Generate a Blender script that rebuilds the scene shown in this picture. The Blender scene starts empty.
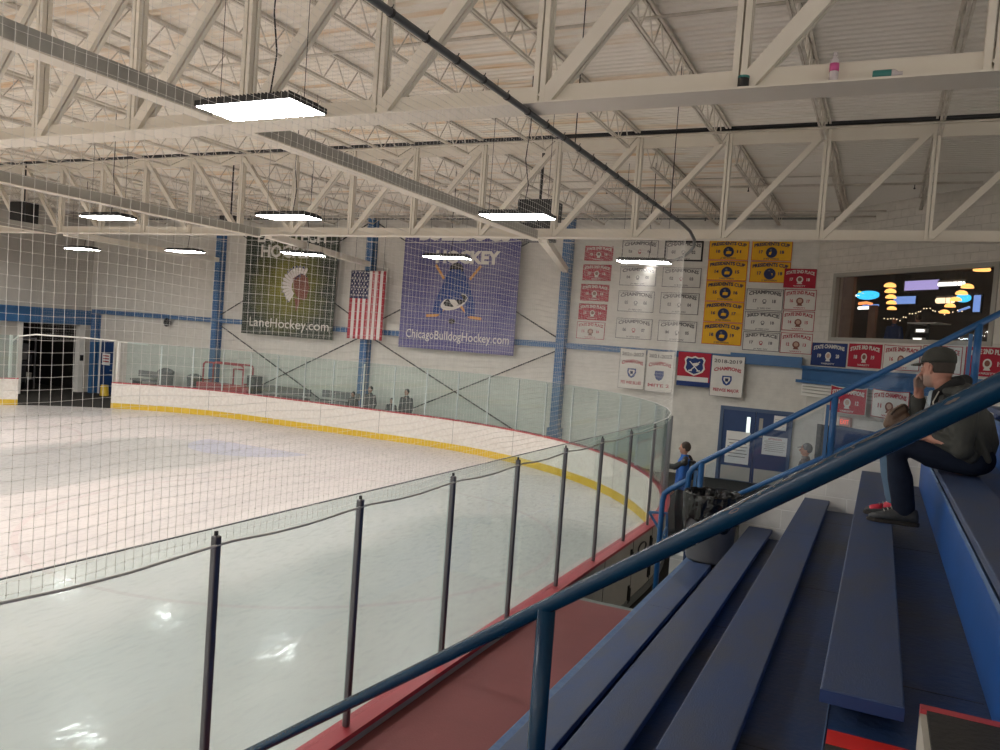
import bpy, bmesh, math, random
from mathutils import Vector, Matrix
random.seed(7)
R = math.radians
C = bpy.context.scene.collection
sc = bpy.context.scene
EYE = 3.52

# ---------------------------------------------------------------- camera, world, exposure
cam_d = bpy.data.cameras.new('camera')
cam_d.sensor_fit = 'HORIZONTAL'
cam_d.sensor_width = 36.0
cam_d.lens = 36.0 * 794.87 / 1000.0
cam_d.clip_start = 0.05
cam_d.clip_end = 200
cam = bpy.data.objects.new('camera', cam_d)
C.objects.link(cam)
_yaw, _pit, _roll = 0.445626, -0.043177, 0.0723133
_cy, _sy, _cp, _sp = math.cos(_yaw), math.sin(_yaw), math.cos(_pit), math.sin(_pit)
_fw = Vector((-_sy*_cp, _cy*_cp, _sp)); _rt = Vector((_cy, _sy, 0)); _up = _rt.cross(_fw)
_c, _s = math.cos(_roll), math.sin(_roll)
_r2 = _c*_rt + _s*_up; _u2 = -_s*_rt + _c*_up
M = Matrix((_r2, _u2, -_fw)).transposed().to_4x4()
M.translation = Vector((0, 0, EYE))
cam.matrix_world = M
sc.camera = cam

world = bpy.data.worlds.new('world'); sc.world = world
world.use_nodes = True
world.node_tree.nodes['Background'].inputs[0].default_value = (1.0, 0.93, 0.84, 1)
world.node_tree.nodes['Background'].inputs[1].default_value = 0.95
sc.view_settings.view_transform = 'Standard'
sc.view_settings.look = 'None'
sc.view_settings.gamma = 1
sc.view_settings.use_curve_mapping = False
sc.view_settings.exposure = 0.0
LAMP_STRENGTH = 60.0

# ---------------------------------------------------------------- materials
def mat(name, col, rough=0.6, metal=0.0, spec=0.5, var=0.0, vscale=3.0, vcol=None, bump=0.0, bscale=20.0, stretch=(1,1,1), emit=None, est=0, coat=0.0):
    m = bpy.data.materials.new(name); m.use_nodes = True
    nt = m.node_tree; b = nt.nodes['Principled BSDF']
    b.inputs['Base Color'].default_value = (*col, 1)
    b.inputs['Roughness'].default_value = rough
    b.inputs['Metallic'].default_value = metal
    b.inputs['Specular IOR Level'].default_value = spec
    b.inputs['Coat Weight'].default_value = coat
    tc = mp = None
    if var or bump:
        tc = nt.nodes.new('ShaderNodeTexCoord'); mp = nt.nodes.new('ShaderNodeMapping')
        mp.inputs['Scale'].default_value = stretch
        nt.links.new(tc.outputs['Object'], mp.inputs[0])
    if var:
        n = nt.nodes.new('ShaderNodeTexNoise'); n.inputs['Scale'].default_value = vscale; n.inputs['Detail'].default_value = 5
        n.inputs['Roughness'].default_value = 0.65
        rp = nt.nodes.new('ShaderNodeValToRGB'); rp.color_ramp.elements[0].position = 0.35; rp.color_ramp.elements[1].position = 0.68
        mx = nt.nodes.new('ShaderNodeMix'); mx.data_type = 'RGBA'
        vc = vcol or tuple(c*0.55 for c in col)
        mul = nt.nodes.new('ShaderNodeMath'); mul.operation = 'MULTIPLY'; mul.inputs[1].default_value = var
        nt.links.new(mp.outputs[0], n.inputs[0]); nt.links.new(n.outputs[0], rp.inputs[0]); nt.links.new(rp.outputs[0], mul.inputs[0])
        nt.links.new(mul.outputs[0], mx.inputs[0])
        mx.inputs[6].default_value = (*col, 1); mx.inputs[7].default_value = (*vc, 1)
        nt.links.new(mx.outputs[2], b.inputs['Base Color'])
    if bump:
        n2 = nt.nodes.new('ShaderNodeTexNoise'); n2.inputs['Scale'].default_value = bscale; n2.inputs['Detail'].default_value = 4
        bp = nt.nodes.new('ShaderNodeBump'); bp.inputs['Strength'].default_value = bump; bp.inputs['Distance'].default_value = 0.02
        nt.links.new(mp.outputs[0], n2.inputs[0]); nt.links.new(n2.outputs[0], bp.inputs['Height']); nt.links.new(bp.outputs[0], b.inputs['Normal'])
    if emit:
        b.inputs['Emission Color'].default_value = (*emit, 1); b.inputs['Emission Strength'].default_value = est
    return m

def glass_mat(name, tint, refl=0.06):
    m = bpy.data.materials.new(name); m.use_nodes = True
    nt = m.node_tree; nt.nodes.remove(nt.nodes['Principled BSDF'])
    out = [n for n in nt.nodes if n.type == 'OUTPUT_MATERIAL'][0]
    tr = nt.nodes.new('ShaderNodeBsdfTransparent'); tr.inputs[0].default_value = (*tint, 1)
    gl = nt.nodes.new('ShaderNodeBsdfGlossy'); gl.inputs['Roughness'].default_value = 0.02
    df = nt.nodes.new('ShaderNodeBsdfDiffuse'); df.inputs[0].default_value = (0.75, 0.85, 0.80, 1)
    lw = nt.nodes.new('ShaderNodeLayerWeight'); lw.inputs[0].default_value = 0.5
    pw = nt.nodes.new('ShaderNodeMath'); pw.operation = 'POWER'; pw.inputs[1].default_value = 5.0
    fr = nt.nodes.new('ShaderNodeMapRange'); fr.inputs[3].default_value = 0.025; fr.inputs[4].default_value = 0.7
    nt.links.new(lw.outputs['Facing'], pw.inputs[0]); nt.links.new(pw.outputs[0], fr.inputs[0])
    mx = nt.nodes.new('ShaderNodeMixShader'); mx2 = nt.nodes.new('ShaderNodeMixShader')
    mx2.inputs[0].default_value = refl
    nt.links.new(tr.outputs[0], mx2.inputs[1]); nt.links.new(df.outputs[0], mx2.inputs[2])
    nt.links.new(fr.outputs[0], mx.inputs[0]); nt.links.new(mx2.outputs[0], mx.inputs[1]); nt.links.new(gl.outputs[0], mx.inputs[2])
    nt.links.new(mx.outputs[0], out.inputs[0])
    return m

MT = {}
MT['cream'] = mat('cream steel paint', (0.76, 0.71, 0.62), 0.55, var=0.35, vscale=1.5, vcol=(0.66, 0.59, 0.48))
MT['webshade'] = mat('shaded beam web', (0.42, 0.41, 0.37), 0.6, var=0.3, vscale=2)  # shade on the pale beam's web side, put into its colour
MT['joist'] = mat('joist paint', (0.72, 0.67, 0.59), 0.6, var=0.45, vscale=4, vcol=(0.36, 0.30, 0.23))
MT['blue'] = mat('blue steel paint', (0.035, 0.13, 0.30), 0.45, var=0.3, vscale=3)
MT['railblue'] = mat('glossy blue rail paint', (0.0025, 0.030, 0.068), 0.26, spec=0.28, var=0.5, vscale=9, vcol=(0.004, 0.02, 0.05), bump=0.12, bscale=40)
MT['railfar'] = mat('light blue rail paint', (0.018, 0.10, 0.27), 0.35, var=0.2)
MT['bench'] = mat('worn blue bench paint', (0.034, 0.068, 0.172), 0.5, spec=0.35, var=0.8, vscale=1.6, vcol=(0.066, 0.078, 0.112), bump=0.15, bscale=60, stretch=(3, 1, 3))
MT['benchedge'] = mat('bench edge paint', (0.012, 0.035, 0.13), 0.45)
MT['deck'] = mat('walked blue deck paint', (0.008, 0.040, 0.135), 0.45, spec=0.35, var=1.0, vscale=1.1, vcol=(0.038, 0.042, 0.050), bump=0.2, bscale=30)
MT['riser'] = mat('bright blue riser paint', (0.006, 0.085, 0.34), 0.45, var=0.4, vscale=2, vcol=(0.005, 0.045, 0.19))
MT['chip'] = mat('chipped pale blue edge', (0.10, 0.17, 0.30), 0.7, var=0.8, vscale=14, vcol=(0.05, 0.10, 0.24))
MT['mortar'] = mat('dirt line', (0.15, 0.14, 0.13), 0.8)
MT['red'] = mat('red cap paint', (0.46, 0.045, 0.06), 0.42, var=0.4, vscale=3, vcol=(0.30, 0.035, 0.045))
MT['stepred'] = mat('bright red step edge', (0.62, 0.02, 0.015), 0.45)
MT['rubber'] = mat('black step tread', (0.024, 0.022, 0.018), 0.8, bump=0.3, bscale=60)
MT['redfloor'] = mat('red rubber floor', (0.24, 0.062, 0.062), 0.75, var=0.5, vscale=1.5, vcol=(0.18, 0.05, 0.05), bump=0.1, bscale=80)
MT['boardwhite'] = mat('white board plastic', (0.80, 0.77, 0.72), 0.35, var=0.7, vscale=10, vcol=(0.62, 0.56, 0.50))
MT['boardback'] = mat('grey board back', (0.44, 0.42, 0.37), 0.55, var=0.3, vscale=2)
MT['basegrey'] = mat('grey base rail', (0.16, 0.17, 0.16), 0.6)
MT['yellow'] = mat('yellow kick plate', (0.66, 0.42, 0.015), 0.4, var=0.5, vscale=6, vcol=(0.78, 0.62, 0.12))
MT['black'] = mat('matt black', (0.012, 0.012, 0.013), 0.5)
MT['darkmetal'] = mat('dark metal', (0.03, 0.03, 0.032), 0.4, metal=0.5)
MT['alu'] = mat('brushed aluminium', (0.34, 0.335, 0.35), 0.30, metal=0.85)
MT['aludark'] = mat('dull dark aluminium', (0.15, 0.14, 0.15), 0.32, metal=0.8)
MT['alulight'] = mat('pale aluminium', (0.72, 0.72, 0.72), 0.4, metal=0.5)
MT['pipedark'] = mat('dark steel pipe', (0.10, 0.105, 0.11), 0.4, metal=0.3)
MT['net'] = mat('white netting', (0.72, 0.70, 0.66), 0.8)
MT['rope'] = mat('white rope', (0.62, 0.60, 0.57), 0.8)
MT['leftwall'] = mat('grey wall sheet', (0.50, 0.475, 0.43), 0.6, var=0.2, vscale=1)
MT['white'] = mat('white paint', (0.78, 0.76, 0.71), 0.6)
MT['paper'] = mat('white paper sign', (0.75, 0.74, 0.72), 0.7)
MT['doorblue'] = mat('dark blue door paint', (0.012, 0.045, 0.15), 0.45, var=0.2)
MT['frameblue'] = mat('blue grey door frame', (0.06, 0.10, 0.19), 0.5)
MT['glowwhite'] = mat('lit slot', (0.8, 0.8, 0.8), 0.4, emit=(0.85, 1, 0.95), est=0.9)
MT['diffuser'] = mat('lamp diffuser', (0.9, 0.9, 0.9), 0.4, emit=(1.0, 0.975, 0.945), est=LAMP_STRENGTH)
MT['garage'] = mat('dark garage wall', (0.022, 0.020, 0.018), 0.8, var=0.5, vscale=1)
MT['navy'] = mat('navy print', (0.015, 0.025, 0.09), 0.7)
MT['gold'] = mat('gold felt', (0.80, 0.44, 0.02), 0.8, var=0.3, vscale=5, vcol=(0.60, 0.32, 0.02))
MT['orangeedge'] = mat('orange red felt edge', (0.62, 0.13, 0.03), 0.8)
MT['crimson'] = mat('crimson felt', (0.42, 0.015, 0.04), 0.8, var=0.3, vscale=5)
MT['whitefelt'] = mat('off white felt', (0.70, 0.68, 0.63), 0.8, var=0.35, vscale=4, vcol=(0.55, 0.53, 0.49))
MT['brownprint'] = mat('brown print', (0.22, 0.085, 0.06), 0.8)
MT['greyprint'] = mat('grey print', (0.16, 0.15, 0.15), 0.8)
MT['redprint'] = mat('red print', (0.42, 0.06, 0.08), 0.8)
MT['tan'] = mat('tan print', (0.52, 0.36, 0.28), 0.8)
MT['royal'] = mat('royal blue felt', (0.013, 0.035, 0.15), 0.8)
MT['greenbanner'] = mat('green vinyl', (0.022, 0.034, 0.020), 0.55)
MT['bluebanner'] = mat('purple blue vinyl', (0.060, 0.055, 0.21), 0.55, var=1.0, vscale=0.9, vcol=(0.16, 0.15, 0.30))
MT['orangeprint'] = mat('orange print', (0.62, 0.30, 0.08), 0.7)
MT['jerseyblue'] = mat('jersey blue print', (0.015, 0.05, 0.22), 0.7)
MT['flagred'] = mat('flag red', (0.42, 0.03, 0.05), 0.7)
MT['flagwhite'] = mat('flag white', (0.75, 0.70, 0.68), 0.7)
MT['flagblue'] = mat('flag blue', (0.02, 0.025, 0.09), 0.7)
MT['skin'] = mat('skin', (0.46, 0.23, 0.16), 0.5, var=0.4, vscale=18, vcol=(0.42, 0.17, 0.12))
MT['stubble'] = mat('grey beard stubble', (0.22, 0.15, 0.12), 0.8, var=0.8, vscale=90, vcol=(0.34, 0.22, 0.17))
MT['hair'] = mat('dark brown hair', (0.045, 0.026, 0.017), 0.7, bump=0.5, bscale=60)
MT['capcloth'] = mat('dark olive grey cap cloth', (0.036, 0.036, 0.030), 0.9, bump=0.2, bscale=150)
MT['jacket'] = mat('charcoal olive jacket cloth', (0.046, 0.048, 0.043), 0.9, bump=0.55, bscale=14, var=0.4, vscale=6)
MT['lining'] = mat('black fleece', (0.010, 0.010, 0.011), 0.95)
MT['scarf'] = mat('pale blue grey scarf', (0.30, 0.36, 0.40), 0.9)
MT['jeans'] = mat('dark denim', (0.006, 0.009, 0.020), 0.9, spec=0.2, var=0.6, vscale=5, vcol=(0.014, 0.022, 0.042))
MT['jeanslit'] = mat('lit denim', (0.07, 0.13, 0.21), 0.85, var=0.4, vscale=5)  # far leg of the same jeans, light on it put into the colour
MT['shoe'] = mat('black grey running shoe', (0.025, 0.027, 0.03), 0.7, var=0.6, vscale=20, vcol=(0.07, 0.075, 0.08))
MT['shoered'] = mat('red shoe panel', (0.5, 0.02, 0.05), 0.6)
MT['sole'] = mat('dark shoe sole', (0.015, 0.012, 0.010), 0.7)
MT['leather'] = mat('brown leather', (0.14, 0.085, 0.05), 0.55, var=0.7, vscale=12, vcol=(0.06, 0.03, 0.02), bump=0.4, bscale=20)
MT['bag'] = mat('black bin liner', (0.004, 0.004, 0.0045), 0.2, spec=0.45, bump=0.8, bscale=22)
MT['can'] = mat('grey plastic bin', (0.115, 0.115, 0.125), 0.5, var=0.2)
MT['bluejacket'] = mat('bright blue jacket cloth', (0.02, 0.11, 0.42), 0.75)
MT['pinkred'] = mat('pinkish red cloth', (0.45, 0.12, 0.12), 0.8)
MT['greycloth'] = mat('grey cloth', (0.15, 0.15, 0.155), 0.9, var=0.8, vscale=14, vcol=(0.06, 0.06, 0.06))
MT['darkcloth'] = mat('dark cloth', (0.03, 0.03, 0.034), 0.9)
MT['exitred'] = mat('lit red exit letters', (0.6, 0.05, 0.04), 0.5, emit=(1.0, 0.14, 0.09), est=1.1)
MT['exitbody'] = mat('exit sign body', (0.50, 0.30, 0.27), 0.5)
MT['bottle'] = mat('pale clear plastic', (0.62, 0.56, 0.58), 0.2, spec=0.7)
MT['pink'] = mat('pink label', (0.62, 0.10, 0.30), 0.5)
MT['teal'] = mat('teal plastic', (0.04, 0.22, 0.20), 0.3)
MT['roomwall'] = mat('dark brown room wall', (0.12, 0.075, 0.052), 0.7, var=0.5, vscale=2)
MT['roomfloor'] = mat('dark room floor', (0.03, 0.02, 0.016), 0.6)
MT['brownpanel'] = mat('brown wood panel', (0.30, 0.16, 0.10), 0.5, var=0.5, vscale=3)
MT['winframe'] = mat('grey window frame', (0.36, 0.34, 0.30), 0.5)
MT['rink glass'] = glass_mat('rink glass', (0.895, 0.955, 0.95), 0.03)
MT['window glass'] = glass_mat('window glass', (0.9, 0.9, 0.9), 0.01)
MT['plexi'] = glass_mat('scratched plexiglass', (0.88, 0.92, 0.96), 0.006)
def glow(name, col, st):
    MT[name] = mat(name, tuple(c*0.3 for c in col), 0.4, emit=col, est=st)
glow('amber', (1.0, 0.46, 0.12), 2.3); glow('cyan', (0.05, 0.55, 1.0), 1.6); glow('violet', (0.50, 0.42, 0.85), 0.95)
glow('tubewhite', (1, 0.97, 0.9), 2.2); glow('paleblue', (0.25, 0.42, 0.95), 0.9); glow('orangeglow', (1.0, 0.30, 0.08), 1.6); glow('warmwhite', (1, 0.75, 0.45), 2.0)
glow('yellowglow', (0.9, 0.8, 0.1), 1.2)

def burst(m, centre, inner, radius):
    nt = m.node_tree; b = nt.nodes['Principled BSDF']; base = tuple(b.inputs['Base Color'].default_value)
    tc = nt.nodes.new('ShaderNodeTexCoord'); vd = nt.nodes.new('ShaderNodeVectorMath'); vd.operation = 'DISTANCE'; vd.inputs[1].default_value = centre
    nz = nt.nodes.new('ShaderNodeTexNoise'); nz.inputs['Scale'].default_value = 1.6; nz.inputs['Detail'].default_value = 5
    nt.links.new(tc.outputs['Object'], vd.inputs[0]); nt.links.new(tc.outputs['Object'], nz.inputs[0])
    ad = nt.nodes.new('ShaderNodeMath'); ad.operation = 'MULTIPLY_ADD'; ad.inputs[1].default_value = 1.6; nt.links.new(nz.outputs[0], ad.inputs[0]); nt.links.new(vd.outputs['Value'], ad.inputs[2])
    mr = nt.nodes.new('ShaderNodeMapRange'); mr.inputs[1].default_value = 1.1; mr.inputs[2].default_value = radius+0.8; mr.inputs[3].default_value = 1; mr.inputs[4].default_value = 0
    nt.links.new(ad.outputs[0], mr.inputs[0]); mx = nt.nodes.new('ShaderNodeMix'); mx.data_type = 'RGBA'
    nt.links.new(mr.outputs[0], mx.inputs[0]); mx.inputs[6].default_value = base; mx.inputs[7].default_value = (*inner, 1)
    nt.links.new(mx.outputs[2], b.inputs['Base Color'])
burst(MT['greenbanner'], (0.0, 0, 1.9), (0.20, 0.19, 0.012), 1.9)

def block_mat(name, col, bw, bh, bumps=0.6, vcol=None, wallrot=0.0):
    """painted concrete block: brick pattern on the object's own x (along) and z (up)"""
    m = mat(name, col, 0.65)
    nt = m.node_tree; b = nt.nodes['Principled BSDF']
    tc = nt.nodes.new('ShaderNodeTexCoord'); mp0 = nt.nodes.new('ShaderNodeMapping'); mp0.inputs['Rotation'].default_value = (0, 0, wallrot)
    nt.links.new(tc.outputs['Object'], mp0.inputs[0])
    sp = nt.nodes.new('ShaderNodeSeparateXYZ'); cb = nt.nodes.new('ShaderNodeCombineXYZ')
    nt.links.new(mp0.outputs[0], sp.inputs[0]); nt.links.new(sp.outputs[0], cb.inputs[0]); nt.links.new(sp.outputs[2], cb.inputs[1])
    br = nt.nodes.new('ShaderNodeTexBrick'); br.inputs['Scale'].default_value = 1.0
    br.inputs['Brick Width'].default_value = bw; br.inputs['Row Height'].default_value = bh
    br.inputs['Mortar Size'].default_value = 0.006; br.inputs['Mortar Smooth'].default_value = 0.5
    br.inputs['Color1'].default_value = (*col, 1); br.inputs['Color2'].default_value = (*tuple(c*0.96 for c in col), 1)
    br.inputs['Mortar'].default_value = (*(vcol or tuple(c*0.78 for c in col)), 1)
    nt.links.new(cb.outputs[0], br.inputs[0])
    nz = nt.nodes.new('ShaderNodeTexNoise'); nz.inputs['Scale'].default_value = 5; nz.inputs['Detail'].default_value = 6
    nt.links.new(tc.outputs['Object'], nz.inputs[0])
    mx = nt.nodes.new('ShaderNodeMix'); mx.data_type = 'RGBA'; mx.blend_type = 'MULTIPLY'; mx.inputs[0].default_value = 0.35
    rp = nt.nodes.new('ShaderNodeValToRGB'); rp.color_ramp.elements[0].position = 0.3; rp.color_ramp.elements[0].color = (0.75, 0.75, 0.75, 1); rp.color_ramp.elements[1].position = 0.6
    nt.links.new(nz.outputs[0], rp.inputs[0]); nt.links.new(br.outputs[0], mx.inputs[6]); nt.links.new(rp.outputs[0], mx.inputs[7])
    nt.links.new(mx.outputs[2], b.inputs['Base Color'])
    ad = nt.nodes.new('ShaderNodeMath'); ad.operation = 'SUBTRACT'
    nt.links.new(nz.outputs[0], ad.inputs[0]); nt.links.new(br.outputs['Fac'], ad.inputs[1])
    bp = nt.nodes.new('ShaderNodeBump'); bp.inputs['Strength'].default_value = bumps; bp.inputs['Distance'].default_value = 0.02
    nt.links.new(ad.outputs[0], bp.inputs['Height']); nt.links.new(bp.outputs[0], b.inputs['Normal'])
    return m
MT['block'] = block_mat('white painted block wall', (0.70, 0.67, 0.61), 0.4, 0.1, 0.28, vcol=(0.64, 0.612, 0.555))
MT['block45'] = block_mat('white painted rough wall', (0.68, 0.645, 0.585), 0.4, 0.2, 0.8, vcol=(0.66, 0.628, 0.568), wallrot=R(44.2))
MT['kneeblock'] = block_mat('white painted knee wall block', (0.66, 0.645, 0.60), 0.4, 0.2, 0.5, vcol=(0.75, 0.74, 0.70))

def ceiling_mat():
    m = mat('cream roof deck', (0.70, 0.645, 0.545), 0.55)
    nt = m.node_tree; b = nt.nodes['Principled BSDF']
    tc = nt.nodes.new('ShaderNodeTexCoord'); mp = nt.nodes.new('ShaderNodeMapping'); mp.inputs['Scale'].default_value = (0.28, 2.2, 1)
    nt.links.new(tc.outputs['Object'], mp.inputs[0])
    nz = nt.nodes.new('ShaderNodeTexNoise'); nz.inputs['Scale'].default_value = 1.6; nz.inputs['Detail'].default_value = 6
    nt.links.new(mp.outputs[0], nz.inputs[0])
    rp = nt.nodes.new('ShaderNodeValToRGB')
    rp.color_ramp.elements[0].position = 0.52; rp.color_ramp.elements[0].color = (0.86, 0.81, 0.72, 1)
    rp.color_ramp.elements[1].position = 0.72; rp.color_ramp.elements[1].color = (0.72, 0.50, 0.27, 1)
    nt.links.new(nz.outputs[0], rp.inputs[0])
    sp = nt.nodes.new('ShaderNodeSeparateXYZ'); nt.links.new(tc.outputs['Object'], sp.inputs[0])
    mr = nt.nodes.new('ShaderNodeMapRange'); mr.inputs[1].default_value = -1.0; mr.inputs[2].default_value = -5.0; mr.inputs[3].default_value = 0.0; mr.inputs[4].default_value = 1.0
    nt.links.new(sp.outputs[0], mr.inputs[0])
    mx = nt.nodes.new('ShaderNodeMix'); mx.data_type = 'RGBA'
    nt.links.new(mr.outputs[0], mx.inputs[0]); mx.inputs[6].default_value = (0.85, 0.81, 0.74, 1)
    nt.links.new(rp.outputs[0], mx.inputs[7]); nt.links.new(mx.outputs[2], b.inputs['Base Color'])
    return m
MT['ceil'] = ceiling_mat()

def ice_mat():
    m = bpy.data.materials.new('ice'); m.use_nodes = True
    nt = m.node_tree; b = nt.nodes['Principled BSDF']; N = nt.nodes.new; L = nt.links.new
    tc = N('ShaderNodeTexCoord')
    sp = N('ShaderNodeSeparateXYZ'); L(tc.outputs['Object'], sp.inputs[0])
    def math_(op, a, c=None, clamp=False):
        n = N('ShaderNodeMath'); n.operation = op; n.use_clamp = clamp
        for i, v in enumerate((a, c)):
            if v is None: continue
            if isinstance(v, (int, float)): n.inputs[i].default_value = v
            else: L(v, n.inputs[i])
        return n.outputs[0]
    wob = N('ShaderNodeTexNoise'); wob.inputs['Scale'].default_value = 0.5; L(tc.outputs['Object'], wob.inputs[0])
    wobv = math_('MULTIPLY', math_('SUBTRACT', wob.outputs[0], 0.5), 1.2)
    # greyer, smoother bands, each a rounded stadium along y
    def band(cx, w, y0, y1, soft=0.5):
        x = math_('ABSOLUTE', math_('SUBTRACT', math_('ADD', sp.outputs[0], wobv), cx))
        inx = math_('DIVIDE', math_('SUBTRACT', w, x), soft, True)
        iny = math_('DIVIDE', math_('SUBTRACT', y1, math_('ADD', sp.outputs[1], math_('MULTIPLY', math_('MULTIPLY', x, x), 0.25))), soft, True)
        iny0 = math_('DIVIDE', math_('SUBTRACT', sp.outputs[1], y0), soft, True)
        return math_('MULTIPLY', math_('MULTIPLY', inx, iny), iny0)
    bandmask = math_('MAXIMUM', band(-16.9, 2.6, -30, 17.3), band(-5.6, 2.3, -30, 15.0, 0.8))
    bandmask = math_('MAXIMUM', bandmask, math_('MULTIPLY', band(-25.5, 2.0, 12, 21, 0.4), 0.8))
    col = N('ShaderNodeMix'); col.data_type = 'RGBA'; L(bandmask, col.inputs[0])
    col.inputs[6].default_value = (0.68, 0.625, 0.60, 1); col.inputs[7].default_value = (0.52, 0.50, 0.48, 1)
    # blue goal crease half disc
    dx = math_('SUBTRACT', sp.outputs[0], -15.85); dy = math_('SUBTRACT', sp.outputs[1], 17.45)
    d = math_('SQRT', math_('ADD', math_('MULTIPLY', dx, dx), math_('MULTIPLY', dy, dy)))
    cre = math_('MULTIPLY', math_('LESS_THAN', d, 1.85), math_('LESS_THAN', sp.outputs[1], 17.45))
    c2 = N('ShaderNodeMix'); c2.data_type = 'RGBA'; L(math_('MULTIPLY', cre, 0.55), c2.inputs[0]); L(col.outputs[2], c2.inputs[6]); c2.inputs[7].default_value = (0.42, 0.44, 0.60, 1)
    # faint painted lines under the ice: goal line, faceoff circles
    def ring(cx, cy, r, w=0.05):
        ax = math_('SUBTRACT', sp.outputs[0], cx); ay = math_('SUBTRACT', sp.outputs[1], cy)
        dd = math_('SQRT', math_('ADD', math_('MULTIPLY', ax, ax), math_('MULTIPLY', ay, ay)))
        return math_('LESS_THAN', math_('ABSOLUTE', math_('SUBTRACT', dd, r)), w)
    ln = math_('MAXIMUM', ring(-9.1, 11.4, 4.5), ring(-22.7, 11.4, 4.5))
    ln = math_('MAXIMUM', ln, math_('LESS_THAN', math_('ABSOLUTE', math_('SUBTRACT', sp.outputs[1], 17.5)), 0.03))
    c3 = N('ShaderNodeMix'); c3.data_type = 'RGBA'; L(math_('MULTIPLY', ln, 0.22), c3.inputs[0]); L(c2.outputs[2], c3.inputs[6]); c3.inputs[7].default_value = (0.50, 0.30, 0.31, 1)
    # skate-cut snow variation
    nz = N('ShaderNodeTexNoise'); nz.inputs['Scale'].default_value = 0.35; nz.inputs['Detail'].default_value = 6
    mp = N('ShaderNodeMapping'); mp.inputs['Scale'].default_value = (2.0, 0.5, 1); mp.inputs['Rotation'].default_value = (0, 0, 0.3)
    L(tc.outputs['Object'], mp.inputs[0]); L(mp.outputs[0], nz.inputs[0])
    rp = N('ShaderNodeValToRGB'); rp.color_ramp.elements[0].position = 0.35; rp.color_ramp.elements[0].color = (0.86, 0.87, 0.88, 1); rp.color_ramp.elements[1].position = 0.62
    L(nz.outputs[0], rp.inputs[0])
    c4 = N('ShaderNodeMix'); c4.data_type = 'RGBA'; c4.blend_type = 'MULTIPLY'; c4.inputs[0].default_value = 0.7
    L(c3.outputs[2], c4.inputs[6]); L(rp.outputs[0], c4.inputs[7])
    L(c4.outputs[2], b.inputs['Base Color'])
    # gloss: mostly frosted, smoother in the bands, with fine scratches
    rg = math_('SUBTRACT', 0.45, math_('MULTIPLY', bandmask, 0.12))
    L(rg, b.inputs['Roughness'])
    b.inputs['Specular IOR Level'].default_value = 0.2
    spk = N('ShaderNodeTexNoise'); spk.inputs['Scale'].default_value = 13.0; spk.inputs['Detail'].default_value = 8; spk.inputs['Roughness'].default_value = 0.75
    mp3 = N('ShaderNodeMapping'); mp3.inputs['Scale'].default_value = (1.0, 0.35, 1); mp3.inputs['Rotation'].default_value = (0, 0, 0.9); L(tc.outputs['Object'], mp3.inputs[0]); L(mp3.outputs[0], spk.inputs[0])
    srp = N('ShaderNodeMapRange'); srp.inputs[1].default_value = 0.52; srp.inputs[2].default_value = 0.57; srp.inputs[3].default_value = 0.02; srp.inputs[4].default_value = 0.6; L(spk.outputs[0], srp.inputs[0]); L(srp.outputs[0], b.inputs['Coat Weight'])
    b.inputs['Coat Roughness'].default_value = 0.02; b.inputs['Coat IOR'].default_value = 1.31
    sn = N('ShaderNodeTexNoise'); sn.inputs['Scale'].default_value = 5.0; sn.inputs['Detail'].default_value = 5
    mp2 = N('ShaderNodeMapping'); mp2.inputs['Scale'].default_value = (0.7, 5.0, 1); mp2.inputs['Rotation'].default_value = (0, 0, -0.5)
    L(tc.outputs['Object'], mp2.inputs[0]); L(mp2.outputs[0], sn.inputs[0])
    bp = N('ShaderNodeBump'); bp.inputs['Strength'].default_value = 0.045; bp.inputs['Distance'].default_value = 0.02
    L(sn.outputs[0], bp.inputs['Height']); L(bp.outputs[0], b.inputs['Coat Normal'])
    return m
MT['ice'] = ice_mat()

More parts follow.
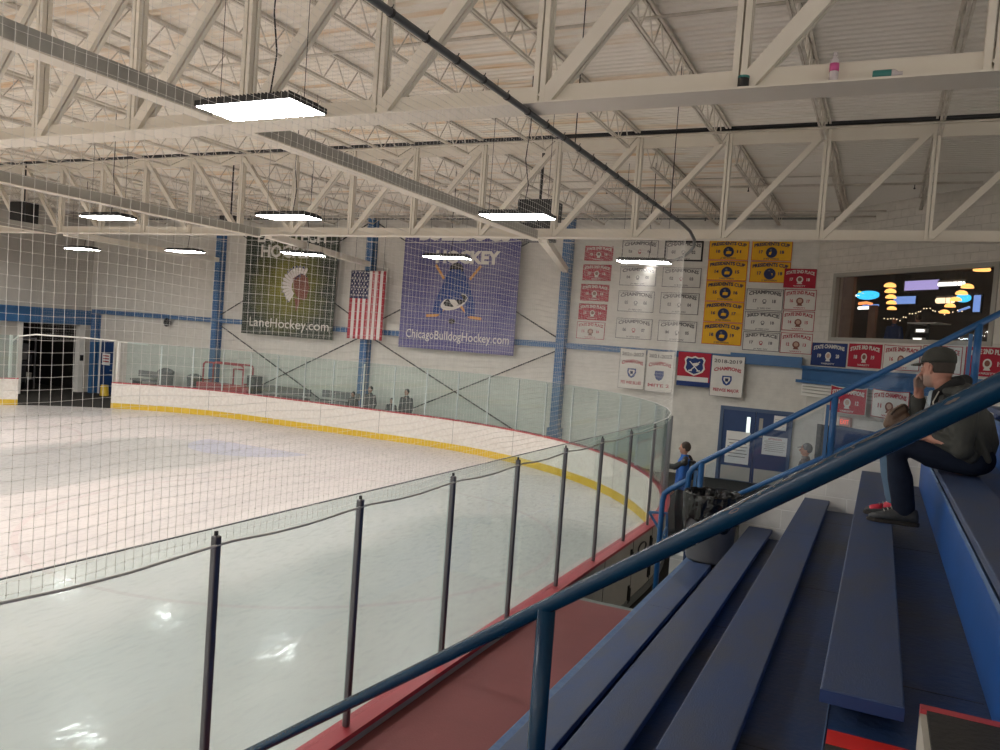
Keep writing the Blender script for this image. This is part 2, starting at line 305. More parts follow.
# ---------------------------------------------------------------- mesh helpers
class MB:
    def __init__(s): s.v = []; s.f = []; s.m = []
    def add(s, vs, fs, mi=0):
        o = len(s.v); s.v += [tuple(v) for v in vs]; s.f += [tuple(i+o for i in f) for f in fs]; s.m += [mi]*len(fs); return s
    def box(s, a, b, mi=0, rot=None, piv=None):
        x0, y0, z0 = a; x1, y1, z1 = b
        vs = [Vector(p) for p in ((x0,y0,z0),(x1,y0,z0),(x1,y1,z0),(x0,y1,z0),(x0,y0,z1),(x1,y0,z1),(x1,y1,z1),(x0,y1,z1))]
        if rot is not None:
            pv = Vector(piv) if piv is not None else (Vector(a)+Vector(b))/2
            vs = [rot @ (v-pv) + pv for v in vs]
        return s.add(vs, [(0,3,2,1),(4,5,6,7),(0,1,5,4),(1,2,6,5),(2,3,7,6),(3,0,4,7)], mi)
    def bar(s, p, q, w, h, up=(0,0,1), mi=0):
        """rectangular bar from p to q, w across, h along up"""
        p = Vector(p); q = Vector(q); d = (q-p).normalized(); u = Vector(up)
        x = d.cross(u).normalized(); u = x.cross(d).normalized()
        vs = []
        for e in (p, q):
            for a, b in ((-1,-1),(1,-1),(1,1),(-1,1)): vs.append(e + x*a*w/2 + u*b*h/2)
        return s.add(vs, [(0,3,2,1),(4,5,6,7),(0,1,5,4),(1,2,6,5),(2,3,7,6),(3,0,4,7)], mi)
    def tube(s, pts, r, n=8, mi=0, caps=True, closed=False):
        pts = [Vector(p) for p in pts]; rs = r if isinstance(r, (list, tuple)) else [r]*len(pts)
        base = len(s.v); K = len(pts); prev = None
        for i, p in enumerate(pts):
            if closed: d = pts[(i+1) % K] - pts[i-1]
            elif i == 0: d = pts[1]-pts[0]
            elif i == K-1: d = pts[-1]-pts[-2]
            else: d = (pts[i+1]-p).normalized() + (p-pts[i-1]).normalized()
            d = d.normalized() if d.length > 1e-9 else Vector((0,0,1))
            if prev is None:
                ref = Vector((0,0,1)) if abs(d.z) < 0.9 else Vector((1,0,0)); x = d.cross(ref).normalized()
            else:
                x = prev - d*prev.dot(d); x = x.normalized() if x.length > 1e-6 else d.orthogonal().normalized()
            prev = x; y = d.cross(x)
            for k in range(n):
                a = 2*math.pi*k/n; s.v.append(tuple(p + x*math.cos(a)*rs[i] + y*math.sin(a)*rs[i]))
        for i in range(K if closed else K-1):
            j = (i+1) % K
            for k in range(n):
                a = base+i*n+k; b = base+i*n+(k+1) % n; c = base+j*n+(k+1) % n; d = base+j*n+k
                s.f.append((a, b, c, d)); s.m.append(mi)
        if caps and not closed:
            s.f.append(tuple(base+k for k in reversed(range(n)))); s.m.append(mi)
            s.f.append(tuple(base+(K-1)*n+k for k in range(n))); s.m.append(mi)
        return s
    def lathe(s, prof, c=(0,0,0), n=24, mi=0, axis='z'):
        base = len(s.v); c = Vector(c)
        for r, z in prof:
            for k in range(n):
                a = 2*math.pi*k/n
                p = Vector((r*math.cos(a), r*math.sin(a), z)) if axis == 'z' else Vector((r*math.cos(a), z, r*math.sin(a)))
                s.v.append(tuple(c+p))
        for i in range(len(prof)-1):
            for k in range(n):
                s.f.append((base+i*n+k, base+i*n+(k+1) % n, base+(i+1)*n+(k+1) % n, base+(i+1)*n+k)); s.m.append(mi)
        s.f.append(tuple(base+k for k in range(n))); s.m.append(mi)
        s.f.append(tuple(base+(len(prof)-1)*n+k for k in range(n))); s.m.append(mi)
        return s
    def ball(s, c, r, n=12, m=8, mi=0, sc=(1,1,1), rot=None):
        base = len(s.v); c = Vector(c)
        vs = []
        for i in range(m+1):
            t = math.pi*i/m
            for k in range(n):
                a = 2*math.pi*k/n
                p = Vector((math.sin(t)*math.cos(a)*r*sc[0], math.sin(t)*math.sin(a)*r*sc[1], math.cos(t)*r*sc[2]))
                if rot is not None: p = rot @ p
                vs.append(c+p)
        s.v += [tuple(v) for v in vs]
        for i in range(m):
            for k in range(n):
                s.f.append((base+i*n+k, base+(i+1)*n+k, base+(i+1)*n+(k+1) % n, base+i*n+(k+1) % n)); s.m.append(mi)
        return s
    def loft(s, rings, n=20, mi=0):
        """rings: (centre, u vector, v vector)"""
        base = len(s.v)
        for c, u, v in rings:
            c, u, v = Vector(c), Vector(u), Vector(v)
            for k in range(n):
                a = 2*math.pi*k/n; s.v.append(tuple(c + u*math.cos(a) + v*math.sin(a)))
        for i in range(len(rings)-1):
            for k in range(n):
                s.f.append((base+i*n+k, base+i*n+(k+1) % n, base+(i+1)*n+(k+1) % n, base+(i+1)*n+k)); s.m.append(mi)
        s.f.append(tuple(base+k for k in reversed(range(n)))); s.m.append(mi)
        s.f.append(tuple(base+(len(rings)-1)*n+k for k in range(n))); s.m.append(mi)
        return s
    def limb(s, pts, rs, n=14, mi=0):
        s.tube(pts, rs, n, mi)
        for p, r in zip(pts, rs): s.ball(p, r, n, 8, mi)
        return s
    def prism(s, poly, fr, thick, mi=0):
        """poly of (a,b) placed by frame fr(a,b,depth)"""
        n = len(poly)
        vs = [fr(a, b, 0) for a, b in poly] + [fr(a, b, thick) for a, b in poly]
        return s.add(vs, [tuple(range(n)), tuple(reversed(range(n, 2*n)))] + [(i, (i+1) % n, n+(i+1) % n, n+i) for i in range(n)], mi)
    def build(s, name, mats, parent=None, smooth=False, loc=None, remesh=None, smoothmod=0, bevel=0):
        me = bpy.data.meshes.new(name); me.from_pydata(s.v, [], s.f)
        for m in (mats if isinstance(mats, (list, tuple)) else [mats]): me.materials.append(m)
        me.polygons.foreach_set('material_index', s.m)
        bm = bmesh.new(); bm.from_mesh(me); bmesh.ops.recalc_face_normals(bm, faces=bm.faces); bm.to_mesh(me); bm.free()
        if smooth: me.polygons.foreach_set('use_smooth', [True]*len(me.polygons))
        me.update()
        o = bpy.data.objects.new(name, me); C.objects.link(o)
        if parent is not None: o.parent = parent
        if loc is not None: o.location = loc
        if bevel:
            b = o.modifiers.new('bevel', 'BEVEL'); b.width = bevel; b.segments = 2; b.limit_method = 'ANGLE'
        if remesh:
            r = o.modifiers.new('remesh', 'REMESH'); r.mode = 'VOXEL'; r.voxel_size = remesh; r.use_smooth_shade = True
            if smoothmod:
                q = o.modifiers.new('smooth', 'SMOOTH'); q.iterations = smoothmod; q.factor = 0.5
        return o

def tag(o, label=None, cat=None, group=None, kind=None):
    if label: o['label'] = label
    if cat: o['category'] = cat
    if group: o['group'] = group
    if kind: o['kind'] = kind
    return o
def struct(o, label=None):
    o['kind'] = 'structure'
    if label: o['label'] = label
    return o
def thing(name, label, cat, loc=(0,0,0), rz=0, group=None):
    o = bpy.data.objects.new(name, None); C.objects.link(o); o.empty_display_size = 0.1
    o.location = loc; o.rotation_euler = (0, 0, rz)
    return tag(o, label, cat, group)
def dup(root, loc=None, rz=None, label=None, group=None):
    r = root.copy(); C.objects.link(r)
    if loc is not None: r.location = loc
    if rz is not None: r.rotation_euler = (0, 0, rz)
    if label: r['label'] = label
    if group: r['group'] = group
    for ch in list(root.children):
        c = ch.copy(); C.objects.link(c); c.parent = r
        for g in list(ch.children):
            d = g.copy(); C.objects.link(d); d.parent = c
    return r
ORD = ['first','second','third','fourth','fifth','sixth','seventh','eighth','ninth','tenth','eleventh','twelfth','thirteenth','fourteenth','fifteenth','sixteenth','seventeenth','eighteenth','nineteenth','twentieth','twenty-first','twenty-second','twenty-third','twenty-fourth','twenty-fifth','twenty-sixth','twenty-seventh','twenty-eighth','twenty-ninth','thirtieth']

# text as flat polygons, centred, height = size
_tc = {}
def text_poly(body, bold=0.0):
    k = (body, bold)
    if k not in _tc:
        cu = bpy.data.curves.new('lettering', 'FONT'); cu.body = body; cu.size = 1.0; cu.align_x = 'CENTER'; cu.offset = bold; cu.resolution_u = 2; cu.fill_mode = 'FRONT'
        o = bpy.data.objects.new('lettering', cu); C.objects.link(o)
        dg = bpy.context.evaluated_depsgraph_get(); e = o.evaluated_get(dg); me = e.to_mesh()
        vs = [(v.co.x, v.co.y) for v in me.vertices]; fs = [tuple(p.vertices) for p in me.polygons]
        e.to_mesh_clear(); bpy.data.objects.remove(o); bpy.data.curves.remove(cu)
        _tc[k] = (vs, fs)
    return _tc[k]
def put_text(mb, body, fr, a0, b0, size, width=None, arch=0.0, bold=0.015, mi=0):
    """fr(a,b,depth) -> point; centred at a0, baseline b0"""
    vs, fs = text_poly(body, bold)
    if not vs: return
    w = max(v[0] for v in vs)-min(v[0] for v in vs); cx = (max(v[0] for v in vs)+min(v[0] for v in vs))/2
    sx = size/0.72 if width is None else width/w
    sy = size/0.72
    out = []
    for x, y in vs:
        X = (x-cx)*sx; t = X/((w*sx)/2) if w else 0
        out.append(fr(a0+X, b0+y*sy + arch*(1-t*t), 0))
    mb.add(out, fs, mi)
def flip_fr(o, ax, az, n):
    """frame on a vertical plane: origin o, a along ax, b up, depth along n (towards the viewer)"""
    o, ax, az, n = Vector(o), Vector(ax), Vector(az), Vector(n)
    return lambda a, b, d: o + ax*a + az*b + n*d

U45 = Vector((0.7174, -0.6967, 0)); N45 = Vector((0.6967, 0.7174, 0)); O45 = Vector((-1.8, 23.5, 0))
def w45(s, d, z): return O45 + U45*s + N45*d + Vector((0, 0, z))

YW = 23.5          # far wall
XL = -31.1         # left wall
ZR = 7.62          # roof deck underside

# ---------------------------------------------------------------- setting: floor, ice, walls, roof
b = MB(); b.box((XL-6, -14, -0.2), (14, 30, -0.012)); fl = b.build('floor', MT['rubber']); struct(fl, 'dark rubber floor around the rink')
b = MB(); b.box((-2.85, -6, 0.80), (-1.59, 7.86, 0.87)); struct(b.build('floor', MT['redfloor']), 'raised red rubber walkway between boards and bleachers')
b = MB(); b.box((-2.83, -6, 0.0), (-1.59, 7.82, 0.80)); b.box((-2.85, 7.86, 0.0), (-1.59, 7.95, 0.868)); struct(b.build('trim_4', MT['basegrey']), 'grey end edge of the raised red walkway')

RR, RL, XN, XF, YE = 10.5, 8.5, -2.98, -28.9, 21.8
def rink_path(off=0.0, y0=-12.0, step=0.4):
    """board line from the near side round the end to the far side, off = outward"""
    pts = [(XN+off, y0)]
    cy = YE-RR; n = 40
    yy = y0
    while yy < cy-0.6: yy += 0.6; pts.append((XN+off, yy))
    for i in range(n+1):
        a = (math.pi/2)*i/n; r = RR+off
        pts.append((XN-RR + r*math.cos(a), cy + r*math.sin(a)))
    x = XN-RR
    while x > XF+RL+0.6: x -= 0.6; pts.append((x, YE+off))
    cy = YE-RL
    for i in range(n+1):
        a = math.pi/2 + (math.pi/2)*i/n; r = RL+off
        pts.append((XF+RL + r*math.cos(a), cy + r*math.sin(a)))
    pts.append((XF-off, y0))
    return pts
ice = rink_path(0.02)
b = MB(); b.add([(x, y, 0.0) for x, y in ice]+[(x, y, -0.011) for x, y in ice], [tuple(range(len(ice))), tuple(reversed(range(len(ice), 2*len(ice))))]); struct(b.build('floor', MT['ice']), 'white ice sheet with pale blue goal crease')

# far block wall
b = MB(); b.box((XL-0.2, YW, -0.05), (-1.8, YW+0.25, ZR+0.1)); struct(b.build('wall_far', MT['block']), 'white painted block wall hung with banners')
# left wall with the resurfacer bay opening
b = MB()
b.box((XL-0.2, -14, -0.05), (XL, 20.45, ZR+0.1)); b.box((XL-0.2, 23.0, -0.05), (XL, YW, ZR+0.1)); b.box((XL-0.2, 20.45, 2.86), (XL, 23.0, ZR+0.1))
struct(b.build('wall_left', MT['leftwall']), 'plain grey wall at the far left')
b = MB()
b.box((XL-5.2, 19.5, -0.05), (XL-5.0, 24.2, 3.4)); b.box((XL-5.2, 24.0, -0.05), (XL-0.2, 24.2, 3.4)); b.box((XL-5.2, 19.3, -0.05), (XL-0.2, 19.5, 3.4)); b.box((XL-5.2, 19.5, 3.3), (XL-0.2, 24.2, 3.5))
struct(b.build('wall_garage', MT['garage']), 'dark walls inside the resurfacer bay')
b = MB(); b.box((XL-0.22, 22.98, -0.01), (XL+0.05, 23.2, 2.9)); b.box((XL-0.22, 20.3, -0.01), (XL+0.05, 20.47, 2.9)); struct(b.build('trim_1', MT['white']), 'white jambs of the resurfacer bay')
# forty five degree corner wall with the lounge window
WS0, WS1, WZ0, WZ1 = 0.71, 5.33, 4.22, 5.88
def panel45(bm_, s0, s1, z0, z1, d0=0.0, d1=0.25, mi=0):
    vs = [w45(s0, d0, z0), w45(s1, d0, z0), w45(s1, d1, z0), w45(s0, d1, z0), w45(s0, d0, z1), w45(s1, d0, z1), w45(s1, d1, z1), w45(s0, d1, z1)]
    return bm_.add(vs, [(0,3,2,1),(4,5,6,7),(0,1,5,4),(1,2,6,5),(2,3,7,6),(3,0,4,7)], mi)
b = MB()
panel45(b, 0, WS0, -0.05, ZR+0.1); panel45(b, WS1, 14, -0.05, ZR+0.1); panel45(b, WS0, WS1, -0.05, WZ0); panel45(b, WS0, WS1, WZ1, ZR+0.1)
struct(b.build('wall_right', MT['block45']), 'angled white painted wall with the lounge window')
# roof deck, corrugated, ribs along x
b = MB(); yy = -4.0; prof = []
while yy < YW+0.2:
    prof += [(yy, ZR+0.04), (yy+0.035, ZR), (yy+0.105, ZR), (yy+0.14, ZR+0.04)]; yy += 0.152
vs = [(XL, y, z) for y, z in prof]+[(14, y, z) for y, z in prof]; n = len(prof)
b.add(vs, [(i, i+1, n+i+1, n+i) for i in range(n-1)])
b.box((XL-6, -4, ZR+0.12), (14, 24, ZR+0.16))
struct(b.build('ceiling', MT['ceil']), 'cream corrugated steel roof deck')
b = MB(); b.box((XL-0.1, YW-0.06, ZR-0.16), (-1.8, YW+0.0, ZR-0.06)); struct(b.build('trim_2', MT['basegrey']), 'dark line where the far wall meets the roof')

# ---------------------------------------------------------------- columns, girts, bracing
def hcol(x, y, z0, z1, w=0.28):
    b = MB(); b.box((x-w/2, y-0.02-0.28, z0), (x+w/2, y-0.28, z1)); b.box((x-w/2, y-0.02, z0), (x+w/2, y, z1)); b.box((x-0.012, y-0.28, z0), (x+0.012, y-0.02, z1)); return b
for x, where in ((-23.6, 'left of the green banner'), (-16.5, 'behind the striped flag'), (-9.1, 'right of the purple banner')):
    t = thing('steel_column', 'blue steel wall column ' + where, 'column', (x, YW-0.01, 0), group=None)
    hcol(0, 0, 0, ZR-0.1).build('shaft', MT['blue'], t)
    q = MB(); q.box((-0.2, -0.34, 0), (0.2, -0.003, 0.9)); q.build('base_box', MT['blue'], t)
t = thing('steel_column', 'blue steel corner column beside the resurfacer bay', 'column', (XL+0.55, YW-0.01, 0))
hcol(0, 0, 0, 3.4, 0.24).build('shaft', MT['blue'], t)
def tagm(o, l, c, g=None): return tag(o, l, c, g)
b = MB(); b.box((XL+0.3, YW-0.2, 3.42), (-3.9, YW-0.001, 3.60)); tagm(b.build('wall_girt', MT['blue']), 'long blue horizontal beam along the banner wall at mid height', 'beam')
b = MB(); b.box((-3.9, YW-0.26, 3.36), (-1.98, YW-0.001, 3.66)); tagm(b.build('wall_girt', MT['blue']), 'thicker short blue beam at right end of the banner wall', 'beam')
b = MB(); b.box((XL+0.001, 14, 2.9), (XL+0.3, YW-0.21, 3.52)); b.box((XL+0.001, 14, 3.42), (XL+0.42, YW-0.31, 3.5)); tagm(b.build('wall_girt', MT['blue']), 'deep blue beam over the dark bay on left wall', 'beam')
b = MB(); panel45(b, -0.12, 9, 2.97, 3.05, -0.32, -0.001); panel45(b, -0.12, 9, 3.36, 3.44, -0.32, -0.001); panel45(b, -0.12, 9, 3.05, 3.36, -0.12, -0.001); tagm(b.build('wall_girt', MT['blue']), 'deep blue channel beam under the lounge window banners', 'beam')
b = MB(); panel45(b, 0.0, 3.0, 2.62, 2.95, -0.2, -0.001); q = b.build('trim_3', MT['white']); struct(q, 'white ledge below the blue beam')
t = thing('conduit_run', 'thin grey conduits on the white ledge under the blue beam', 'pipe')
for i, z in enumerate((2.88, 2.80, 2.71)):
    MB().tube([w45(0.1, -0.24, z), w45(3.0, -0.24, z)], 0.012, 6).build('conduit', MT['winframe'], t, smooth=True)
# x bracing rods
def rod(p, q, lab, r=0.022):
    return tag(MB().tube([p, q], r, 6).build('brace_rod', MT['darkmetal'], smooth=True), lab, 'rod')
cols = [-30.5, -23.6, -16.5, -9.1, -2.0]
bn = ['left of the green banner column', 'behind the green banner', 'behind the purple banner', 'behind the pennant rows']
for i in range(1, 3):
    a, c = cols[i], cols[i+1]; y = YW-0.12
    rod((a+0.2, y, 3.3), (c-0.2, y, 0.1), 'thin dark brace rod falling rightward below the beam, bay ' + bn[i])
    rod((a+0.2, y-0.05, 0.1), (c-0.2, y-0.05, 3.3), 'thin dark brace rod rising rightward below the beam, bay ' + bn[i])
    rod((a+0.2, y, 7.3), (c-0.2, y, 3.75), 'thin dark brace rod falling rightward above the beam, bay ' + bn[i])
    rod((a+0.2, y-0.05, 3.75), (c-0.2, y-0.05, 7.3), 'thin dark brace rod rising rightward above the beam, bay ' + bn[i])

# ---------------------------------------------------------------- roof steel
NX = [0.5-1.655*k for k in range(-4, 20)]
def truss(Y, zb, zt, lab, x_mid, fw_=0.34):
    t = thing('roof_truss', lab, 'truss')
    b = MB(); b.box((XL+0.1, Y-fw_/2, zb), (9, Y+fw_/2, zb+0.016)); b.box((XL+0.1, Y-0.008, zb+0.016), (9, Y+0.008, zb+0.19)); b.build('bottom_chord', MT['cream'], t)
    b = MB(); b.box((XL+0.1, Y-fw_/2, zt-0.016), (9, Y+fw_/2, zt)); b.box((XL+0.1, Y-0.01, zt-0.22), (9, Y+0.01, zt-0.016)); b.build('top_chord', MT['cream'], t)
    for x in NX:
        if x < XL+0.3: continue
        b = MB()
        for s in (-1, 1): b.box((x-0.055, Y+s*0.010-0.002 if s > 0 else Y-0.062, zb+0.02), (x-0.008, Y+0.062 if s > 0 else Y-0.010+0.002, zt-0.02)); b.box((x+0.008, Y+0.010-0.002 if s > 0 else Y-0.062, zb+0.02), (x+0.055, Y+0.062 if s > 0 else Y-0.010+0.002, zt-0.02))
        b.build('vertical', MT['cream'], t)
    for i, x in enumerate(NX):
        if x < XL+0.3: continue
        if x > x_mid-0.5:
            p, q = (x+0.04, Y, zb+0.06), (x+1.655-0.05, Y, zt-0.08)
        else:
            p, q = (x+1.655-0.04, Y, zb+0.06), (x+0.05, Y, zt-0.08)
        if q[0] > 9: continue
        b = MB()
        for s in (-1, 1): b.bar(Vector(p)+Vector((0, s*0.036, 0)), Vector(q)+Vector((0, s*0.036, 0)), 0.05, 0.13 if Y < 10 else 0.10, up=(0,0,1) )
        b.build('diagonal', MT['cream'], t)
    return t
truss(6.3, 5.52, 7.50, 'large near white roof truss crossing the upper frame', -12.5)
truss(14.8, 5.635, 7.56, 'second white roof truss behind the near one, whole depth in view', -12.5, 0.26)

def joist(L, d=0.45):
    t = thing('bar_joist', 'x', 'joist', (0,0,0))
    b = MB()
    for s in (-1, 1): b.box((s*0.03-0.018, 0, -0.04), (s*0.03+0.018, L, 0.0))
    b.build('top_chord', MT['joist'], t)
    b = MB()
    for s in (-1, 1): b.box((s*0.022-0.014, 0.7, -d), (s*0.022+0.014, L-0.7, -d+0.032))
    b.build('bottom_chord', MT['joist'], t)
    n = max(6, int(round((L-1.4)/0.55))); st = (L-1.4)/n
    pts = [(0, 0.05, -0.03)]
    for i in range(n+1):
        pts.append((0, 0.7+i*st, -d+0.02))
        if i < n: pts.append((0, 0.7+(i+0.5)*st, -0.03))
    pts.append((0, L-0.05, -0.03))
    b = MB()
    for p, q in zip(pts[:-1], pts[1:]): b.tube([p, q], 0.011, 5)
    b.build('web', MT['joist'], t)
    return t
for (y0, y1, z, nm, grp) in ((6.5, 14.75, ZR-0.001, 'white open-web joist between the near and second trusses', 'joists of the near roof bay'), (14.95, YW-0.1, ZR-0.001, 'white open-web joist between second truss and banner wall', 'joists of the far roof bay')):
    j0 = joist(y1-y0); first = True
    for x in NX:
        if x < XL+0.5 or x > 6 or (y0 > 14 and x > -1.8): continue
        yend = y1
        if first:
            j0.location = (x, y0, z); j0['label'] = nm; j0['group'] = grp; first = False
        else: dup(j0, (x, y0, z), label=nm, group=grp)

for x, w_ in ((-1.155, 'first'), (0.5, 'second'), (2.155, 'third')):
    yend = 23.5-(x+1.8)/1.03-0.08; j0 = joist(yend-14.95); j0.location = (x, 14.95, ZR); j0['label'] = 'shorter white joist ending on the angled wall, %s from the corner' % w_; j0['group'] = 'joists of the far roof bay'
def ibeam_y(x, y0, y1, zb, name, lab, w=0.2, h=0.2):
    t = thing(name, lab, 'beam')
    b = MB(); b.box((x-w/2, y0, zb), (x+w/2, y1, zb+0.014)); b.build('bottom_flange', MT['cream'], t)
    b = MB(); b.box((x-0.01, y0, zb+0.014), (x+0.01, y1, zb+h)); b.build('web', MT['webshade'], t)
    return t
def strut(x, xc, nm):
    t = ibeam_y(x, -3, 6.1, 5.56, 'ceiling_strut', 'long white beam with shade-darkened web running away overhead, ' + nm)
    q = MB(); q.box((x-0.1, 6.5, 5.56), (x+0.1, 14.65, 5.574)); q.build('bottom_flange', MT['cream'], t)
    q = MB(); q.box((x-0.01, 6.5, 5.574), (x+0.01, 14.65, 5.77)); q.build('web', MT['webshade'], t)
    q = MB(); q.bar((x, 14.95, 5.66), (xc, YW-0.3, 5.86), 0.17, 0.17); q.build('end_brace', MT['cream'], t)
strut(-6.4, -9.1, 'nearest to the stands'); strut(-13.6, -16.5, 'middle one of three'); strut(-21.0, -23.6, 'farthest from the stands')

t = tag(MB().tube([(XL+0.2, 14.62, 7.60), (8, 14.62, 7.60)], 0.045, 8).build('roof_pipe', MT['darkmetal'], smooth=True), 'dark pipe running along the top of the second truss', 'pipe')
for i, (y, z, r, l) in enumerate(((9.2, 7.42, 0.02, 'thin pale sprinkler pipe just beyond the near truss'), (11.4, 7.30, 0.026, 'pale sprinkler pipe with heads midway in the near bay'), (13.2, 7.14, 0.014, 'slim bridging bar low under near-bay joists'), (16.6, 7.14, 0.014, 'slim bridging bar just past second truss'), (18.4, 7.34, 0.026, 'pale sprinkler pipe in middle of far bay'), (20.4, 7.14, 0.014, 'slim bridging bar deep in the far bay'), (22.2, 7.32, 0.022, 'pale pipe hung close to the banner wall'))):
    x1 = 6 if y < 15 else (-0.2 if y > 20 else 1.5)
    t = thing('sprinkler_pipe', l, 'pipe')
    MB().tube([(XL+0.2, y, z), (x1, y, z)], r, 6).build('pipe', MT['joist'], t, smooth=True)
    if r > 0.02:
        for k in range(9):
            x = x1-1.2-3.3*k
            MB().tube([(x, y, z), (x, y, z-0.09)], 0.009, 6).lathe([(0.0, -0.12), (0.028, -0.1), (0.012, -0.09), (0.01, -0.07)], (x, y, z), 8).build('sprinkler_head', MT['darkmetal'], t)

# ceiling lamps
def make_fixture():
    t = thing('ceiling_lamp', 'x', 'lamp')
    b = MB(); b.box((-0.56, -0.25, 0.0), (0.56, 0.25, 0.05)); b.box((-0.52, -0.21, 0.05), (0.52, 0.21, 0.07))
    for k in range(24): b.box((-0.50+k*0.043, -0.2, 0.07), (-0.49+k*0.043, 0.2, 0.085))
    b.build('housing', MT['black'], t)
    b = MB(); b.box((-0.545, -0.235, -0.006), (0.545, 0.235, 0.002)); b.build('diffuser', MT['diffuser'], t)
    b = MB()
    for s in (-1, 1): b.tube([(s*0.5, 0, 0.08), (s*0.5, 0, ZR-5.46)], 0.004, 4)
    b.build('hanger_cable', MT['darkmetal'], t)
    q = MB(); z1 = ZR-5.46; q.tube([(0.1, 0, 0.1), (0.14, 0.02, 0.5), (0.05, 0.05, 0.9), (0.12, 0.0, 1.4), (0.1, 0, z1)], 0.008, 5); q.build('power_cord', MT['black'], t, smooth=True)
    return t
fx0 = make_fixture(); first = True
cols_x = [-5.3, -9.85, -14.3, -18.7, -23.2, -27.7]
rown = {0: 'nearest row', 1: 'second row', 2: 'third row', 3: 'farthest row'}
rows_y = [-11.2, -5.6, 0.0, 5.62, 11.3, 17.1]
for ri, y in enumerate(rows_y):
    for ci, x in enumerate(cols_x):
        if ri >= 3:
            lab = 'flat white LED ceiling lamp, %s in view, %s from the right' % (rown[ri-3], ORD[ci])
        else: lab = 'flat white LED ceiling lamp overhead behind the viewpoint'
        rz = R(24) if (ri == 5 and ci == 2) else 0
        o = fx0 if first else dup(fx0)
        first = False
        o.location = (x - (0.75 if ri == 3 and ci == 1 else 0) - (0.3 if ri == 4 and ci == 2 else 0) - (0.9 if ri >= 4 and ci == (3 if ri == 4 else 5) else 0), y, 5.46); o.location.x += 0.42 if ri == 5 and ci == 0 else 0; o.rotation_euler = (0, 0, rz); o['label'] = lab; o['group'] = 'ceiling lamps over the ice'

# loudspeakers
def speaker(x, y, z, w, h, lab, d=0.4, stacked=False):
    t = thing('loudspeaker', lab, 'speaker', (x, y, z))
    b = MB(); b.box((-w/2, -d/2, 0), (w/2, d/2, h)); b.build('cabinet', MT['black'], t, bevel=0.02)
    b = MB(); b.box((-w/2+0.05, -d/2-0.012, 0.05), (w/2-0.05, -d/2-0.001, h-0.05)); b.build('grille', MT['darkmetal'], t)
    b = MB(); b.tube([(0, 0, h), (0, 0, ZR-z-0.05)], 0.02, 6); b.build('hanger', MT['darkmetal'], t)
speaker(-22.05, 14.4, 5.76, 0.72, 0.66, 'black hanging loudspeaker on second truss at far left')
speaker(-6.75, 15.5, 6.10, 0.78, 0.40, 'black loudspeaker hung behind second truss, upper of two', 0.6)
speaker(-6.75, 15.45, 5.66, 0.70, 0.36, 'black loudspeaker hung behind second truss, lower of two', 0.5)
speaker(-15.5, 15.6, 5.78, 0.5, 0.45, 'small dark loudspeaker behind the truss, above green banner', 0.3)

# ---------------------------------------------------------------- net support pipe, rope and net
pipe_pts = [(-2.90, y, 5.485) for y in (-2, 2, 6, 9, 11, 12)] + [(-2.94, 12.8, 5.485), (-3.08, 13.8, 5.49), (-3.30, 14.8, 5.51), (-3.6, 15.8, 5.54), (-3.95, 16.8, 5.56), (-4.5, 17.9, 5.58)]
t = thing('net_pipe', 'dark pipe overhead carrying the safety net, curving at its far end', 'pipe')
MB().tube(pipe_pts, 0.027, 10).build('pipe', MT['pipedark'], t, smooth=True)
for k in range(30):
    y = 1.2+k*0.42
    if y > 12: break
    b = MB(); b.tube([(-2.895, y, 5.505), (-2.885, y+0.006, 5.535)], 0.004, 5); b.lathe([(0.031, -0.012), (0.031, 0.012)], (-2.90, y, 5.485), 10, axis='y'); b.build('net_tie', MT['black'], t)
for y in (3.4, 7.4, 11.3):
    MB().tube([(-2.90, y, 5.51), (-2.90, y, ZR)], 0.006, 5).build('hanger', MT['darkmetal'], t)

def net_curve():
    pts = []
    y = 0.9
    while y < 12: pts.append((-2.93, y, 5.47)); y += 0.048
    # corner and end, outward of the glass
    path = rink_path(0.05, 11.3)[1:]
    path = [p for p in path if p[0] > -27.5]
    # resample at 4.8 cm
    seg = [(-2.93, 12.0)] + [p for p in path if p[1] > 12.1]
    acc = []
    for (xa, ya), (xb, yb) in zip(seg[:-1], seg[1:]):
        L = math.hypot(xb-xa, yb-ya); n = max(1, int(L/0.075))
        for i in range(n): f = i/n; acc.append((xa+(xb-xa)*f, ya+(yb-ya)*f))
    for x, y in acc:
        f = min(1, max(0, (y-16.5)/4.5)) if x > -11 else 1
        pts.append((x, y, 5.50 + f*0.95))
    return pts
NP = net_curve()
def tri(b, p, q, r):
    """three sided strand"""
    b.tube([p, q], r, 3, caps=False)
def wobble(x, y, z):
    return 0.012*math.sin(y*1.7+z*0.9) + 0.006*math.sin(y*5.1+z*2.3)
def net_pt(i, z):
    x, y, zt = NP[i]
    w = wobble(x, y, z)
    return (x-w, y, z)
t = thing('safety_net', 'white knotted safety net hanging above the near and end glass', 'net')
NEAR = [i for i, p in enumerate(NP) if p[1] < 12 and p[0] > -3]
def sag(y): return 2.415 + 0.028*abs(math.sin((y-2.96)*math.pi/1.22))**0.9*-1.0
b = MB(); kn = MB()
for i in NEAR:
    x, y, zt = NP[i]; z0 = sag(y)
    zs = [z0 + (zt-z0)*k/6 for k in range(7)]
    b.tube([net_pt(i, z) for z in zs], 0.00092 if y < 6 else 0.0007, 3, caps=False)
z = 2.38
